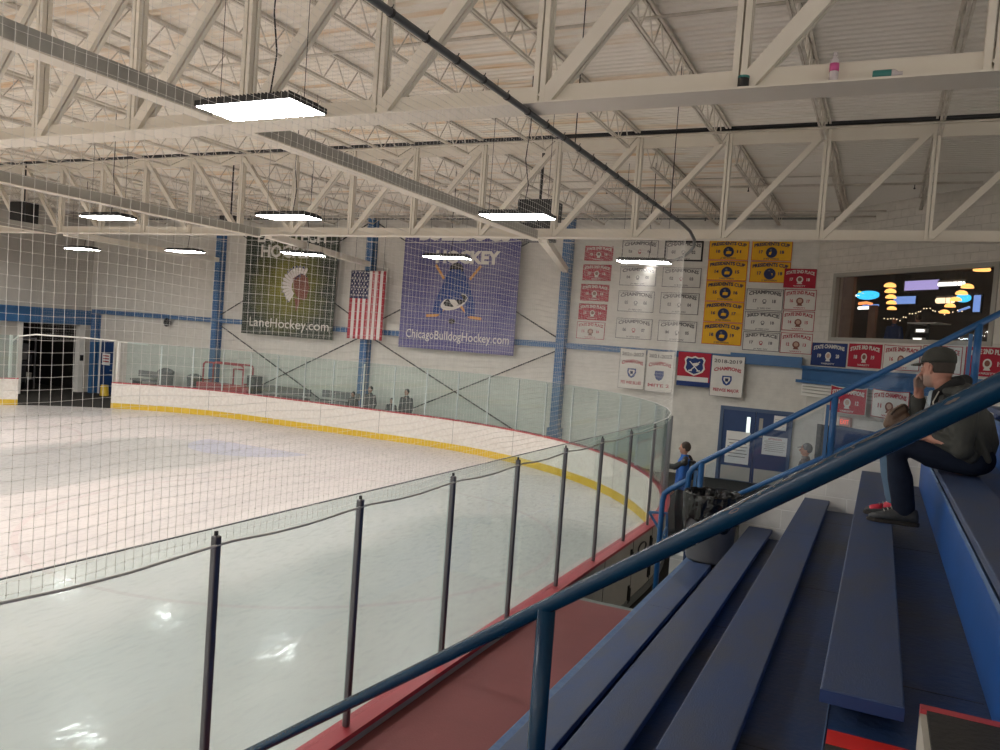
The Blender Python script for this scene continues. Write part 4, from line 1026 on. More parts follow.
# big vinyl banners
def big_banner(name, x0, x1, z0, z1, m_, lab):
    t = thing(name, lab, 'banner', ((x0+x1)/2, YW-0.36, z0))
    c, fr = cloth('vinyl', x1-x0, z1-z0, [MT[m_], MT[m_]], t, border=0.02, wave=0.03, seed=int(-x0), nx=30, nz=24)
    q = MB()
    for sx in (-1, 0, 1): q.tube([(sx*(x1-x0-0.2)/2, 0, z1-z0-0.02), (sx*(x1-x0-0.2)/2, 0, ZR-z0)], 0.006, 5)
    q.build('hanging_cord', MT['darkmetal'], t)
    return t, fr, x1-x0, z1-z0
t, fr, w, h = big_banner('vinyl_banner', -22.1, -17.8, 3.1, 7.0, 'greenbanner', 'large green vinyl hockey club banner with feathered head emblem')
L = MB(); put_text(L, 'LaneHockey.com', fr, 0.1, 0.30, 0.36, width=3.75, bold=0.0)
put_text(L, 'HOCKEY', fr, -0.05, h-0.98, 0.46, width=2.7, bold=0.03); put_text(L, 'LANE TECH', fr, 0, h-0.42, 0.46, width=3.2, bold=0.03); L.build('lettering', MT['whitefelt'], t)
E_ = MB()
cx, cz = 0.46/1.3, 1.86/1.3; fr0 = fr; fr = lambda a, z, d: fr0(a*1.3, z*1.3, d)
for k in range(15):   # feathers fanned behind the head
    a = R(62 + k*12.2); r0, r1, wd = 0.22, 0.62 if k < 12 else 0.58, 0.050
    d = (math.cos(a), math.sin(a)); nrm = (-d[1], d[0])
    poly(E_, fr, [(cx+d[0]*r0-nrm[0]*wd*0.5, cz+d[1]*r0-nrm[1]*wd*0.5), (cx+d[0]*r1*0.9-nrm[0]*wd, cz+d[1]*r1*0.9-nrm[1]*wd), (cx+d[0]*r1, cz+d[1]*r1), (cx+d[0]*r1*0.9+nrm[0]*wd, cz+d[1]*r1*0.9+nrm[1]*wd), (cx+d[0]*r0+nrm[0]*wd*0.5, cz+d[1]*r0+nrm[1]*wd*0.5)], 0, 0.002)
    poly(E_, fr, [(cx+d[0]*r1*0.86-nrm[0]*wd, cz+d[1]*r1*0.86-nrm[1]*wd), (cx+d[0]*r1, cz+d[1]*r1), (cx+d[0]*r1*0.86+nrm[0]*wd, cz+d[1]*r1*0.86+nrm[1]*wd)], 3, 0.0035)
face = [(-0.20, 0.22), (0.05, 0.36), (0.24, 0.34), (0.34, 0.22), (0.37, 0.08), (0.43, -0.04), (0.37, -0.08), (0.38, -0.16), (0.34, -0.20), (0.34, -0.30), (0.22, -0.38), (0.05, -0.34), (-0.06, -0.24), (-0.14, -0.05)]
poly(E_, fr, [(cx+a, cz+z_) for a, z_ in face], 1, 0.005)
poly(E_, fr, [(cx-0.10, cz-0.32), (cx+0.10, cz-0.38), (cx+0.06, cz-0.55), (cx-0.02, cz-0.72), (cx-0.04, cz-0.55)], 2, 0.005)
poly(E_, fr, [(cx-0.14, cz+0.20), (cx+0.05, cz+0.37), (cx+0.24, cz+0.35), (cx+0.30, cz+0.28), (cx+0.05, cz+0.26), (cx-0.05, cz+0.1)], 3, 0.0065)
poly(E_, fr, [(cx+0.20, cz+0.10), (cx+0.32, cz+0.12), (cx+0.31, cz+0.07), (cx+0.20, cz+0.06)], 3, 0.0065); poly(E_, fr, [(cx+0.20, cz-0.14), (cx+0.37, cz-0.12), (cx+0.20, cz-0.17)], 3, 0.0065)
E_.build('emblem', [MT['flagwhite'], MT['brownprint'], MT['brownprint'], MT['navy']], t)
t, fr, w, h = big_banner('vinyl_banner', -15.0, -10.62, 3.06, 7.1, 'bluebanner', 'large purple blue vinyl hockey club banner with jersey and stick emblem')
L = MB(); put_text(L, 'ChicagoBulldogHockey.com', fr, 0.05, 0.35, 0.30, width=3.9, bold=0.005); put_text(L, 'HOCKEY', fr, 0.28, h-1.12, 0.40, width=2.4, bold=0.05); put_text(L, 'BULLDOGS', fr, 0.1, h-0.36, 0.50, width=3.4, bold=0.05); L.build('lettering', MT['whitefelt'], t)
E_ = MB(); cx, cz = -0.1, 1.0
def stroke(pts_, wd, mi, d):
    for (a0, b0), (a1, b1) in zip(pts_[:-1], pts_[1:]):
        dx, dy = a1-a0, b1-b0; L_ = math.hypot(dx, dy); nx_, ny_ = -dy/L_*wd/2, dx/L_*wd/2
        poly(E_, fr, [(a0+nx_, b0+ny_), (a1+nx_, b1+ny_), (a1-nx_, b1-ny_), (a0-nx_, b0-ny_)], mi, d)
body_ = [(-0.88, 0.25), (-0.80, 0.75), (-0.55, 1.35), (-0.38, 1.85), (-0.25, 2.05), (0.25, 2.05), (0.38, 1.85), (0.60, 1.35), (0.82, 0.75), (0.86, 0.2), (0.50, 0.2), (0.42, 0.85), (-0.42, 0.85), (-0.46, 0.22)]
poly(E_, fr, [(cx+a*0.92, cz+z_*0.83) for a, z_ in body_], 0, 0.002)
stroke([(cx-0.80, cz+1.84), (cx-0.45, cz+1.38)], 0.09, 1, 0.003); stroke([(cx+0.90, cz+1.84), (cx+0.52, cz+1.38)], 0.09, 1, 0.003)
stroke([(cx-1.05, cz+0.12), (cx-0.62, cz+0.15), (cx-0.2, cz+0.55)], 0.09, 1, 0.004); stroke([(cx+1.05, cz+0.12), (cx+0.62, cz+0.15), (cx+0.2, cz+0.55)], 0.09, 1, 0.004)
poly(E_, fr, [(cx+0.50*math.cos(a), cz+0.62+0.25*math.sin(a)+0.14*math.cos(a)) for a in [i*math.pi/10 for i in range(20)]], 2, 0.005)
poly(E_, fr, [(cx+0.03+0.44*math.cos(a), cz+0.655+0.19*math.sin(a)+0.12*math.cos(a)) for a in [i*math.pi/10 for i in range(20)]], 3, 0.0065)
poly(E_, fr, [(cx-0.1, cz+0.72), (cx+0.12, cz+0.70), (cx+0.06, cz+1.05), (cx-0.04, cz+1.0)], 3, 0.0065); poly(E_, fr, [(cx-0.24, cz+0.55), (cx+0.2, cz+0.66), (cx+0.22, cz+0.60), (cx-0.2, cz+0.5)], 2, 0.008)
disc(E_, fr, cx-0.05, cz-0.02, 0.09, 16, 3, 0.004, 1.4)
disc(E_, fr, cx, cz+1.72, 0.20, 18, 3, 0.004, 1.3)
E_.build('emblem', [MT['jerseyblue'], MT['orangeprint'], MT['whitefelt'], MT['black']], t)
# stars and stripes, hung vertically
t = thing('striped_flag', 'large flag hung vertically, red and white stripes with starred blue canton', 'flag', (-16.35, YW-0.45, 3.22))
w, h = 1.45, 2.40
sw = w/13.0
def fcol(x, z):
    if z > h*0.60 and x < -w/2+7*sw: return 2
    return 0 if int((x+w/2)/sw) % 2 == 0 else 1
b_, fr = cloth('cloth', w, h, [MT['flagred'], MT['flagwhite'], MT['flagblue']], t, border=sw, wave=0.05, seed=5, cols_fn=fcol, nx=11, nz=10)
q = MB()
for sx in (-0.6, 0.6): q.tube([(sx, 0, h-0.01), (sx, 0, ZR-3.22)], 0.006, 5)
q.build('hanging_cord', MT['darkmetal'], t)
S = MB()
for r_ in range(9):
    for c_ in range(6 if r_ % 2 == 0 else 5):
        a0 = -w/2+0.07+c_*0.128+(0.064 if r_ % 2 else 0); z0 = h-0.07-r_*0.10
        S.add([fr(a0+(0.038 if k % 2 == 0 else 0.016)*math.sin(k*math.pi/5), z0+(0.038 if k % 2 == 0 else 0.016)*math.cos(k*math.pi/5), 0.003) for k in range(10)], [tuple(range(10))])
tag(S.build('stars', MT['flagwhite'], t), kind=None)
tag(MB().box((-15.6, YW-0.26, 3.60), (-15.05, YW-0.20, 3.82)).build('beam_sign', MT['whitefelt']), 'small pale sign on the blue beam between flag and purple banner', 'sign')

# ---------------------------------------------------------------- doors, exit sign
t = bpy.data.objects.new('door_1', None); C.objects.link(t); t.location = (-3.08, YW, 0); struct(t, 'dark blue double doors with notices')
Z0 = 0.0; DT = 2.02
for s, nm in ((-1, 'leaf'), (1, 'leaf')):
    q = MB(); x0, x1 = (-0.90, -0.005) if s < 0 else (0.005, 0.90); q.box((x0, -0.06, 0.0), (x1, -0.01, DT)); lf = q.build('door_leaf', MT['doorblue'], t)
    q = MB(); q.box((x0+0.04 if s < 0 else x0+0.06, -0.066, 0.02), (x1-0.04, -0.061, 0.42)); q.build('kick_panel', MT['boardback'], lf)
    q = MB(); xw = -0.20 if s < 0 else 0.30; xw = (-0.24 if s < 0 else 0.10); q.box((xw, -0.067, 1.32), (xw+0.10, -0.061, 1.86)); q.build('window_slot', MT['glowwhite'] if s < 0 else MT['winframe'], lf)
q = MB(); q.box((-0.99, -0.10, 0), (-0.90, -0.001, DT)); q.box((0.90, -0.10, 0), (0.99, -0.001, DT)); q.box((-0.99, -0.10, DT), (0.99, -0.001, DT+0.1)); q.build('door_frame', MT['frameblue'], t)
def notice(x, z, w, h, lab, red=False, lines=6):
    o = tag(MB().box((x-w/2, YW-0.078, z), (x+w/2, YW-0.069, z+h)).build('paper_notice', MT['paper']), lab, 'sign')
    g = MB()
    for k in range(lines):
        zz = z+h*(0.72-0.62*k/lines); ww = w*(0.36 if k % 2 else 0.42)
        g.box((x-ww, YW-0.0795, zz), (x+ww, YW-0.0785, zz+h*0.022))
    g.build('printed_lines', MT['greyprint'], o)
    if red:
        g = MB(); put_text(g, 'ATTENTION', flip_fr((x, YW-0.0797, 0), (1,0,0), (0,0,1), (0,-1,0)), 0, z+h*0.82, h*0.1, width=w*0.55, bold=0.02); g.build('heading', MT['redprint'], o)
    return o
notice(-3.52, 0.50, 0.66, 0.92, 'large white paper notice on left door leaf'); notice(-2.52, 0.86, 0.66, 0.52, 'white notice with red heading on right door leaf', True)
notice(-2.42, 1.58, 0.34, 0.40, 'small white notice high on the right door leaf', lines=4)
t = bpy.data.objects.new('door_2', None); C.objects.link(t); struct(t, 'blue door in the angled wall')
q = MB(); panel45(q, 1.12, 3.1, 0, 1.86, -0.06, -0.002); q.build('door_leaf', MT['doorblue'], t)
q = MB(); panel45(q, 1.04, 1.12, 0, 1.94, -0.09, -0.002); panel45(q, 1.12, 3.2, 1.86, 1.94, -0.09, -0.002); q.build('door_frame', MT['frameblue'], t)
t = thing('exit_sign', 'small lit red exit sign above the blue corner door', 'sign', tuple(w45(1.56, -0.05, 1.95)), math.atan2(U45.y, U45.x))
q = MB(); q.box((-0.19, -0.04, 0), (0.19, 0.03, 0.24)); q.build('case', MT['exitbody'], t, bevel=0.01)
q = MB(); put_text(q, 'EXIT', flip_fr((0, -0.043, 0), (1,0,0), (0,0,1), (0,-1,0)), 0, 0.06, 0.12, width=0.29, bold=0.01); q.build('letters', MT['exitred'], t)
tp = tag(MB().box((-0.2, -0.05, 0.95), (0.2, 0.0, 1.9)).build('mottled_poster', MT['greycloth'], loc=tuple(w45(0.78, -0.02, 0))), 'grey mottled poster beside the blue corner door', 'poster'); tp.rotation_euler = (0, 0, math.atan2(U45.y, U45.x))

# ---------------------------------------------------------------- lounge window and room
t = bpy.data.objects.new('window_1', None); C.objects.link(t); struct(t, 'wide lounge window with grey frame')
q = MB()
for (s0, s1, z0, z1) in ((WS0-0.07, WS1+0.07, WZ0-0.07, WZ0+0.03), (WS0-0.07, WS1+0.07, WZ1-0.03, WZ1+0.07), (WS0-0.07, WS0+0.04, WZ0, WZ1), (WS1-0.04, WS1+0.07, WZ0, WZ1)):
    panel45(q, s0, s1, z0, z1, -0.03, 0.14)
q.build('window_frame', MT['winframe'], t)
q = MB(); panel45(q, WS0, WS1, WZ0, WZ1, 0.08, 0.09); q.build('pane', MT['window glass'], t)
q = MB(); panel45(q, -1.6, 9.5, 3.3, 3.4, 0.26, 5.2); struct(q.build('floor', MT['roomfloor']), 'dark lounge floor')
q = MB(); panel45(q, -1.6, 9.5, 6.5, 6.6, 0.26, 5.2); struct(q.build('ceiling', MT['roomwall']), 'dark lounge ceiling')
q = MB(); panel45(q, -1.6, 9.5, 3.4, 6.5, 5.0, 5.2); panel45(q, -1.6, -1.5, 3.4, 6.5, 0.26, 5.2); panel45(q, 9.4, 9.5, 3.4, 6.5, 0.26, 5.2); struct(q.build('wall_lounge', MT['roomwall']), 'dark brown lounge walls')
def in45(name, m_, s0, s1, z0, z1, d, lab, cat, th=0.05, frame=True, slant=0):
    t = thing(name, lab, cat)
    q = MB(); panel45(q, s0, s1, z0, z1, d, d+0.01); q.build('screen', MT[m_], t)
    if frame:
        q = MB(); panel45(q, s0-0.03, s1+0.03, z0-0.03, z1+0.03, d+0.011, d+0.06); q.build('casing', MT['black'], t)
    return t
in45('television', 'violet', 0.62, 1.72, 5.72, 5.98, 2.5, 'wide violet lit screen high in the lounge', 'television')
in45('television', 'paleblue', 0.28, 1.02, 5.35, 5.56, 2.5, 'pale blue lit screen between the amber lamps', 'television')
in45('television', 'paleblue', 3.62, 3.80, 5.02, 5.42, 1.5, 'narrow blue lit screen at the right of lounge', 'television')
def tube_lamp(s0, s1, z, d, lab, m_='tubewhite', r=0.05):
    t = thing('tube_light', lab, 'light'); MB().tube([w45(s0, d, z), w45(s1, d, z)], r, 8).build('tube', MT[m_], t, smooth=True)
    q = MB(); panel45(q, s0, s1, z+r, z+r+0.05, d-0.05, d+0.05); q.build('bracket', MT['winframe'], t)
tube_lamp(2.17, 2.90, 5.78, 2.0, 'white tube light high in the lounge')
tube_lamp(2.16, 2.64, 5.36, 2.0, 'short white tube light right of centre in lounge', 'warmwhite', 0.07)
# neon fish-like signs: plain ovals and strokes of light
def neon(s0, s1, z0, z1, d, parts, lab):
    t = thing('neon_sign', lab, 'sign')
    for nm, m_, pts_, r in parts:
        MB().tube([w45(s0+(s1-s0)*a, d, z0+(z1-z0)*c) for a, c in pts_], r, 6).build(nm, MT[m_], t, smooth=True)
oval = [(0.5+0.45*math.cos(a), 0.5+0.35*math.sin(a)) for a in [i*math.pi/8 for i in range(17)]]
neon(-1.1, -0.25, 5.50, 5.76, 2.5, [('outline', 'cyan', oval, 0.045), ('core', 'cyan', [(0.2, 0.5), (0.8, 0.5)], 0.06), ('fin', 'yellowglow', [(0.1, 0.9), (0.35, 0.7)], 0.04), ('lettering_bar', 'tubewhite', [(-0.12, 0.55), (0.12, 0.45)], 0.035)], 'cyan neon sign at upper left in the lounge')
neon(-1.06, -0.25, 5.20, 5.42, 2.5, [('upper_bar', 'orangeglow', [(0.1, 0.85), (0.45, 0.95), (0.7, 0.75)], 0.045), ('lower_bar', 'tubewhite', [(0.1, 0.25), (0.9, 0.3)], 0.05), ('middle_bar', 'paleblue', [(0.3, 0.5), (1.0, 0.55)], 0.04)], 'orange and white neon sign below the cyan one')
neon(2.80, 3.20, 5.30, 5.50, 1.9, [('outline', 'cyan', oval, 0.04), ('core', 'cyan', [(0.2, 0.5), (0.8, 0.6)], 0.05)], 'cyan neon sign beside the slanting amber lamps')
neon(2.9, 3.2, 5.08, 5.2, 1.9, [('bar', 'paleblue', [(0, 0), (1, 0.8)], 0.03)], 'small blue neon stroke low right in lounge')
# amber stacked shades: pendant lamps hanging in rows
def shade(s, z, d, r, lab):
    t = thing('pendant_lamp', lab, 'lamp', group='amber pendant lamps in the lounge')
    c = w45(s, d, z); MB().lathe([(r*0.35, r*0.55), (r*0.8, r*0.35), (r, 0.0), (r*0.95, -r*0.16), (0.02, -r*0.16)], c, 16).build('shade', MT['amber'], t, smooth=True)
    MB().tube([c+Vector((0, 0, r*0.5)), (c.x, c.y, 6.5)], 0.006, 5).build('cord', MT['black'], t)
for k in range(5): shade(1.08-0.015*k, 5.74-0.15*k, 1.5+0.05*k, 0.155-0.008*k, 'amber pendant lamp of the left vertical row, %s from top' % ORD[k])
for k in range(5): shade(3.42-0.16*k, 5.62-0.15*k, 1.5+0.02*k, 0.145-0.006*k, 'amber pendant lamp of the slanting right row, %s from top' % ORD[k])
shade(3.76, 6.02, 1.5, 0.19, 'amber pendant lamp at the top right corner of window')
# fairy lights
t = thing('string_lights', 'thin string of tiny warm lights across the lounge', 'lights')
pl = [(0.7, 4.92), (1.25, 4.86), (1.7, 5.06), (2.15, 5.16), (2.6, 5.0), (3.2, 5.1)]
MB().tube([w45(a, 1.8, c) for a, c in pl], 0.004, 4).build('wire', MT['black'], t)
q = MB()
for (a0, c0), (a1, c1) in zip(pl[:-1], pl[1:]):
    for k in range(5): q.ball(w45(a0+(a1-a0)*k/5+random.uniform(-.02, .02), 1.8, c0+(c1-c0)*k/5+random.uniform(-.04, .04)), 0.016, 6, 4)
tag(q.build('bulbs', MT['warmwhite'], t), kind='stuff')
tag(panel45(MB(), 0.2, 0.62, 3.4, 6.2, 0.7, 0.8).build('wood_panel', MT['brownpanel']), 'brown wood panel at the left inside the lounge', 'panel')
tag(panel45(MB(), 0.72, 0.95, 3.4, 5.2, 1.2, 1.3).build('wood_panel', MT['brownpanel']), 'lower brown wood panel behind the first in the lounge', 'panel')
t = thing('high_table', 'white topped high table in the lounge', 'table', tuple(w45(2.87, 1.0, 3.4)))
MB().box((-0.42, -0.25, 1.28), (0.42, 0.25, 1.31)).build('tabletop', MT['white'], t, bevel=0.005)
MB().tube([(0, 0, 0.02), (0, 0, 1.28)], 0.035, 8).build('pedestal', MT['darkmetal'], t); MB().lathe([(0.26, 0), (0.24, 0.03), (0.05, 0.05)], (0, 0, 0), 16).build('foot', MT['darkmetal'], t)
t.rotation_euler = (0, 0, math.atan2(U45.y, U45.x))
for k, (s, z, d) in enumerate(((2.82, 4.46, 0.8), (2.80, 4.24, 0.75))):
    tt = thing('napkin_holder', 'pale lit box below the high table, ' + ('upper' if k == 0 else 'lower'), 'box'); q = MB(); panel45(q, s-0.15, s+0.15, z, z+0.10, d, d+0.1); q.build('box', MT['paper'], tt)
    q = MB(); panel45(q, s-0.12, s+0.12, z+0.02, z+0.08, d-0.006, d-0.001); q.build('glow_face', MT['tubewhite'], tt)  # front face given its own glow so the box reads bright

LOUNGE = True
# ---------------------------------------------------------------- bleachers
BY0, BY1 = 2.65, 8.55
tiers = {'A': (-1.61, 2.10), 'B': (-1.10, 1.73), 'C': (-0.588, 1.353), 'D': (-0.088, 1.0), 'E': (0.385, 0.64), 'F': (0.88, 0.27)}
names = {'A': 'lowest blue bench plank beside the trash can', 'B': 'second blue bench plank from the bottom', 'C': 'third blue bench plank, long one reaching frame bottom', 'D': "blue bench plank under the seated man's shoes", 'E': 'blue bench plank the capped man sits on', 'F': 'topmost blue bench plank at the right edge'}
decks = {}
prev = None
order = ['A', 'B', 'C', 'D', 'E', 'F']
for i, k in enumerate(order):
    x0, hh = tiers[k]; z = EYE-hh; xn = x0+0.028          # nose of the deck this plank stands on
    x2 = (tiers[order[i+1]][0]+0.028) if i+1 < len(order) else x0+1.6
    dz = z-0.10; zprev = (EYE-tiers[order[i-1]][1]-0.10) if i else 0.0
    t = thing('bleacher_tier', {'A': 'lowest blue bleacher step with pale chipped edge', 'B': 'blue bleacher step under the second plank', 'C': 'blue bleacher step under the third plank', 'D': 'blue bleacher step behind plank with the shoes', 'E': "blue bleacher step with bright riser below the man's seat", 'F': 'topmost blue bleacher step at the right'}[k], 'bleacher')
    b = MB(); b.box((xn-(0.06 if k == 'A' else 0), -1.0, dz-0.03), (x2+0.02, BY1, dz)); b.build('deck', MT['deck'], t)
    b = MB(); b.box((xn, -1.0, zprev if i else 0.0), (xn+0.02, BY1, dz-0.03)); b.build('riser', MT['riser'], t)
    if k == 'A':
        b = MB(); b.box((xn-0.095, -1.0, dz-0.02), (xn-0.005, BY1, dz+0.075)); b.build('chipped_edge', MT['chip'], t, bevel=0.008)
    else:
        b = MB(); b.box((xn-0.004, -1.0, dz-0.026), (xn-0.0005, BY1, dz+0.003)); b.build('worn_nosing', MT['chip'], t)
    if i < 5:
        b = MB()
        for y in (3.1, 5.5, 7.9): b.box((xn+0.03, y-0.003, dz+0.0002), (x2-0.01, y+0.003, dz+0.0015))
        b.build('deck_seam', MT['black'], t)
    wd = 0.235
    y1 = {'A': 8.12, 'B': 8.62, 'C': 8.57, 'D': 8.45, 'E': 8.5, 'F': 8.5}[k]; y1 = min(y1, BY1)
    y0 = {'A': BY0, 'B': BY0, 'C': BY0+0.02, 'D': 2.64, 'E': 2.6, 'F': 2.6}[k]
    pk = thing('bench_plank', names[k], 'bench')
    b = MB(); b.box((x0, y0, z-0.042), (x0+wd, y1, z)); b.build('plank', MT['bench'], pk, bevel=0.006)
    if k == 'A':
        pass
    for y in (y0+0.22, (y0+y1)/2, y1-0.3):
        b = MB(); b.box((x0+0.05, y-0.09, dz), (x0+wd-0.03, y+0.09, z-0.042)); b.build('support_block', MT['benchedge'], pk, bevel=0.01)
    b = MB(); b.box((x0, y0-0.003, z-0.042), (x0+wd, y0-0.0005, z-0.002)); b.build('end_face', MT['benchedge'], pk)
    b = MB(); b.box((x0+0.004, (y0+y1)/2+1.1, z+0.0003), (x0+wd-0.004, (y0+y1)/2+1.106, z+0.001)); b.build('plank_joint', MT['benchedge'], pk)
# dirt line along the foot of the tall riser
xE = tiers['E'][0]+0.028; dzD = EYE-tiers['D'][1]-0.10
# aisle steps
t = thing('aisle_step', 'raised aisle step with black tread and red far edge at bottom right', 'step')
zs = EYE-0.90
b = MB(); b.box((0.17, 1.1, dzD), (xE-0.001, 2.42, zs-0.012)); b.build('step_box', MT['boardback'], t)
b = MB(); b.box((0.185, 1.1, zs-0.012), (xE-0.001, 2.395, zs)); b.build('tread', MT['rubber'], t)
b = MB(); b.box((0.17, 2.395, zs-0.03), (xE-0.001, 2.43, zs+0.001)); b.build('red_edge', MT['red'], t)
t = thing('aisle_tread', 'flat black tread with bright red edge beside the raised step', 'step')
b = MB(); b.box((-0.055, 1.1, dzD), (0.168, 2.47, dzD+0.008)); b.build('tread', MT['rubber'], t)
b = MB(); b.box((-0.055, 2.47, dzD), (0.168, 2.57, dzD+0.009)); b.build('red_edge', MT['stepred'], t)

# knee wall at the far end of the bleachers, sloped top following the rail
b = MB()
def kz(x): return EYE-0.80+0.72*x
prof = [(-1.20, 0), (-1.20, kz(-1.20)), (1.2, kz(1.2)), (3.2, kz(1.2)), (3.2, 0)]
b.prism(prof, lambda a, z, d: Vector((a, 8.6+d, z)), 0.2); struct(b.build('wall_end', MT['kneeblock']), 'white block knee wall ending the bleachers')
b = MB(); b.box((-1.98, 8.95, 0), (-1.28, 9.15, 1.25)); struct(b.build('wall_end', MT['kneeblock']), 'low white block wall behind the trash can')
tag(MB().box((-1.75, 8.551, 1.30), (-1.21, 8.72, 1.40)).build('landing', MT['deck']), 'small blue landing the trash can stands on', 'landing')

# far guard rail
t = thing('guard_rail', 'far light blue sloping guard rail with plexiglass infill', 'rail')
YR = 8.78
def RZ(x): return 2.325+0.668*(x+1.72)     # upper rail height
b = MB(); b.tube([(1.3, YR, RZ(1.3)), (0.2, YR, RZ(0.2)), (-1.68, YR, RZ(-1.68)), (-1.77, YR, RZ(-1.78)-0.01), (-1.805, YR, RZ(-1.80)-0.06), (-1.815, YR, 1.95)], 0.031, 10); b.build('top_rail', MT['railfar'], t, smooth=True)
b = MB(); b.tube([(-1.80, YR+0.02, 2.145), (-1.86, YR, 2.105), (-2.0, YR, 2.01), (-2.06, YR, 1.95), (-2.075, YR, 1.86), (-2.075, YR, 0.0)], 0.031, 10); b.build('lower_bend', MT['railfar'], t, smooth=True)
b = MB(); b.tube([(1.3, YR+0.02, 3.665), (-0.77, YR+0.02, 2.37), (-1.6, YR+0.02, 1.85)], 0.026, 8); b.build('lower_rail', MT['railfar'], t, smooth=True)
for x in (-1.68, -0.40, 0.80):
    b = MB(); b.tube([(x, YR, RZ(x)), (x, YR, kz(max(x, -1.28))+0.02 if x > -1.3 else 1.25)], 0.034, 10); b.build('post', MT['railfar'], t, smooth=True)
    b = MB(); b.box((x-0.075, YR+0.0, RZ(x)-0.75), (x-0.042, YR+0.03, RZ(x)-0.10)); b.build('channel', MT['blue'], t)
for x0, x1 in ((-2.03, -1.84), (-1.64, -0.49), (-0.36, 0.72)):
    b = MB(); b.prism([(x0, RZ(x0)-0.85 if x0 > -2 else 1.2), (x1, RZ(x1)-0.80 if x0 > -2 else 1.3), (x1, RZ(x1)-0.06), (x0, RZ(x0)-0.06)], lambda a, z, d: Vector((a, YR+0.04+d, z)), 0.008); b.build('plexiglass', MT['plexi'], t)
t2 = (MB().tube([(-2.42, 9.6, 1.55), (-2.2, 9.6, 1.57), (-2.18, 9.6, 1.2)], 0.02, 6).tube([(-2.42, 9.6, 1.55), (-2.2, 9.6, 1.25)], 0.016, 6).tube([(-2.19, 9.6, 1.4), (-2.08, YR, 1.4)], 0.016, 6).build('bracket', MT['blue'], t))

# near handrail
t = thing('handrail', 'thick glossy blue near handrail with chipped paint crossing the foreground', 'rail')
P0 = Vector((0.62, 1.72, 3.52+0.272)); 
A_, B_, C_ = Vector((0.22, 1.9, 3.50)), Vector((-0.86, 2.25, 2.72)), Vector((-2.33, 2.70, 1.65))
def ext(a, b, f): return a + (b-a)*f
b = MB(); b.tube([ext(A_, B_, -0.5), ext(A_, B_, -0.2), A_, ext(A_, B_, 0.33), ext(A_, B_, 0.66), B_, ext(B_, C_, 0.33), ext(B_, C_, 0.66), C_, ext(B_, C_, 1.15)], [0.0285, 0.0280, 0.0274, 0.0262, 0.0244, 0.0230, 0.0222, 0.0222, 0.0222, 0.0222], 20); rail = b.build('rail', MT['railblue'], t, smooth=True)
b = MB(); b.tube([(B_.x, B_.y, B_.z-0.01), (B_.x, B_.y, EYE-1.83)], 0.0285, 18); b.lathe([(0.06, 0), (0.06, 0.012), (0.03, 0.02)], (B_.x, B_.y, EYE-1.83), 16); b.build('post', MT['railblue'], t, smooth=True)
# chipped paint patches lying on the rail's upper side
MT['rust'] = mat('bare rusty metal', (0.075, 0.055, 0.042), 0.6, var=0.5, vscale=30)
dA = (B_-A_).normalized(); side = Vector((0, 0, 1)).cross(dA).normalized(); upv = dA.cross(side).normalized()
if upv.z < 0: upv = -upv
toC = (Vector((0, 0, EYE))-(A_+B_)/2).normalized()
rnd = random.Random(3)
for f0, f1, ang, wd in ((0.10, 0.22, 50, 0.0045), (0.225, 0.265, 42, 0.008), (0.28, 0.37, 50, 0.0045), (0.38, 0.42, 44, 0.0065), (0.43, 0.50, 50, 0.004), (0.46, 0.485, 18, 0.004), (0.05, 0.075, 30, 0.003), (-0.06, -0.03, 40, 0.003), (0.52, 0.58, 50, 0.003)):
    q = MB(); n_ = 10; top = []; bot = []
    fw_ = (toC - dA*toC.dot(dA)); fw_ = (fw_ - upv*fw_.dot(upv)).normalized()
    for i in range(n_+1):
        f = f0+(f1-f0)*i/n_; c = A_+(B_-A_)*f; ww = wd*math.sin(math.pi*i/n_)*(0.6+0.8*rnd.random()) + 0.0004
        for sgn, lst in ((1, top), (-1, bot)):
            a = R(ang)+sgn*ww/0.024
            lst.append(c + (upv*math.sin(a)+fw_*math.cos(a))*(0.0277-0.0046*f))
    vs = top+bot; q.add(vs, [(i, i+1, n_+1+i+1, n_+1+i) for i in range(n_)]); q.build('paint_chip', MT['rust'], t)

# trash can
t = thing('trash_can', 'grey round trash can with black liner at the end of lowest bench', 'trash can', (-1.465, 8.43, 1.40))
b = MB(); b.lathe([(0.225, 0), (0.235, 0.02), (0.268, 0.62), (0.282, 0.63), (0.285, 0.66), (0.272, 0.67), (0.25, 0.60), (0.2, 0.05)], (0, 0, 0), 32); b.build('can', MT['can'], t, smooth=True)
b = MB(); n_ = 64; rings = []
rnd = random.Random(9)
ph = [rnd.random()*6 for _ in range(4)]
levels = [(0.277, 0.40), (0.292, 0.46), (0.298, 0.54), (0.306, 0.63), (0.300, 0.69), (0.284, 0.705), (0.262, 0.69), (0.24, 0.55), (0.19, 0.30), (0.02, 0.28)]
base = []
for li, (r, z) in enumerate(levels):
    for k in range(n_):
        a = 2*math.pi*k/n_
        cr = 0.008*math.sin(9*a+ph[0]+li) + 0.007*math.sin(17*a+ph[1]-li*0.7)+0.005*rnd.uniform(-1, 1)
        zz = z + (0.05*math.sin(3*a+ph[2])+0.03*math.sin(7*a+ph[3]) if li == 0 else 0.005*math.sin(11*a+li))
        base.append(((r+cr*(0.4 if li == 0 else 1))*math.cos(a), (r+cr)*math.sin(a), zz))
b.add(base, [(i*n_+k, i*n_+(k+1) % n_, (i+1)*n_+(k+1) % n_, (i+1)*n_+k) for i in range(len(levels)-1) for k in range(n_)])
b.build('bin_liner', MT['bag'], t, smooth=False)

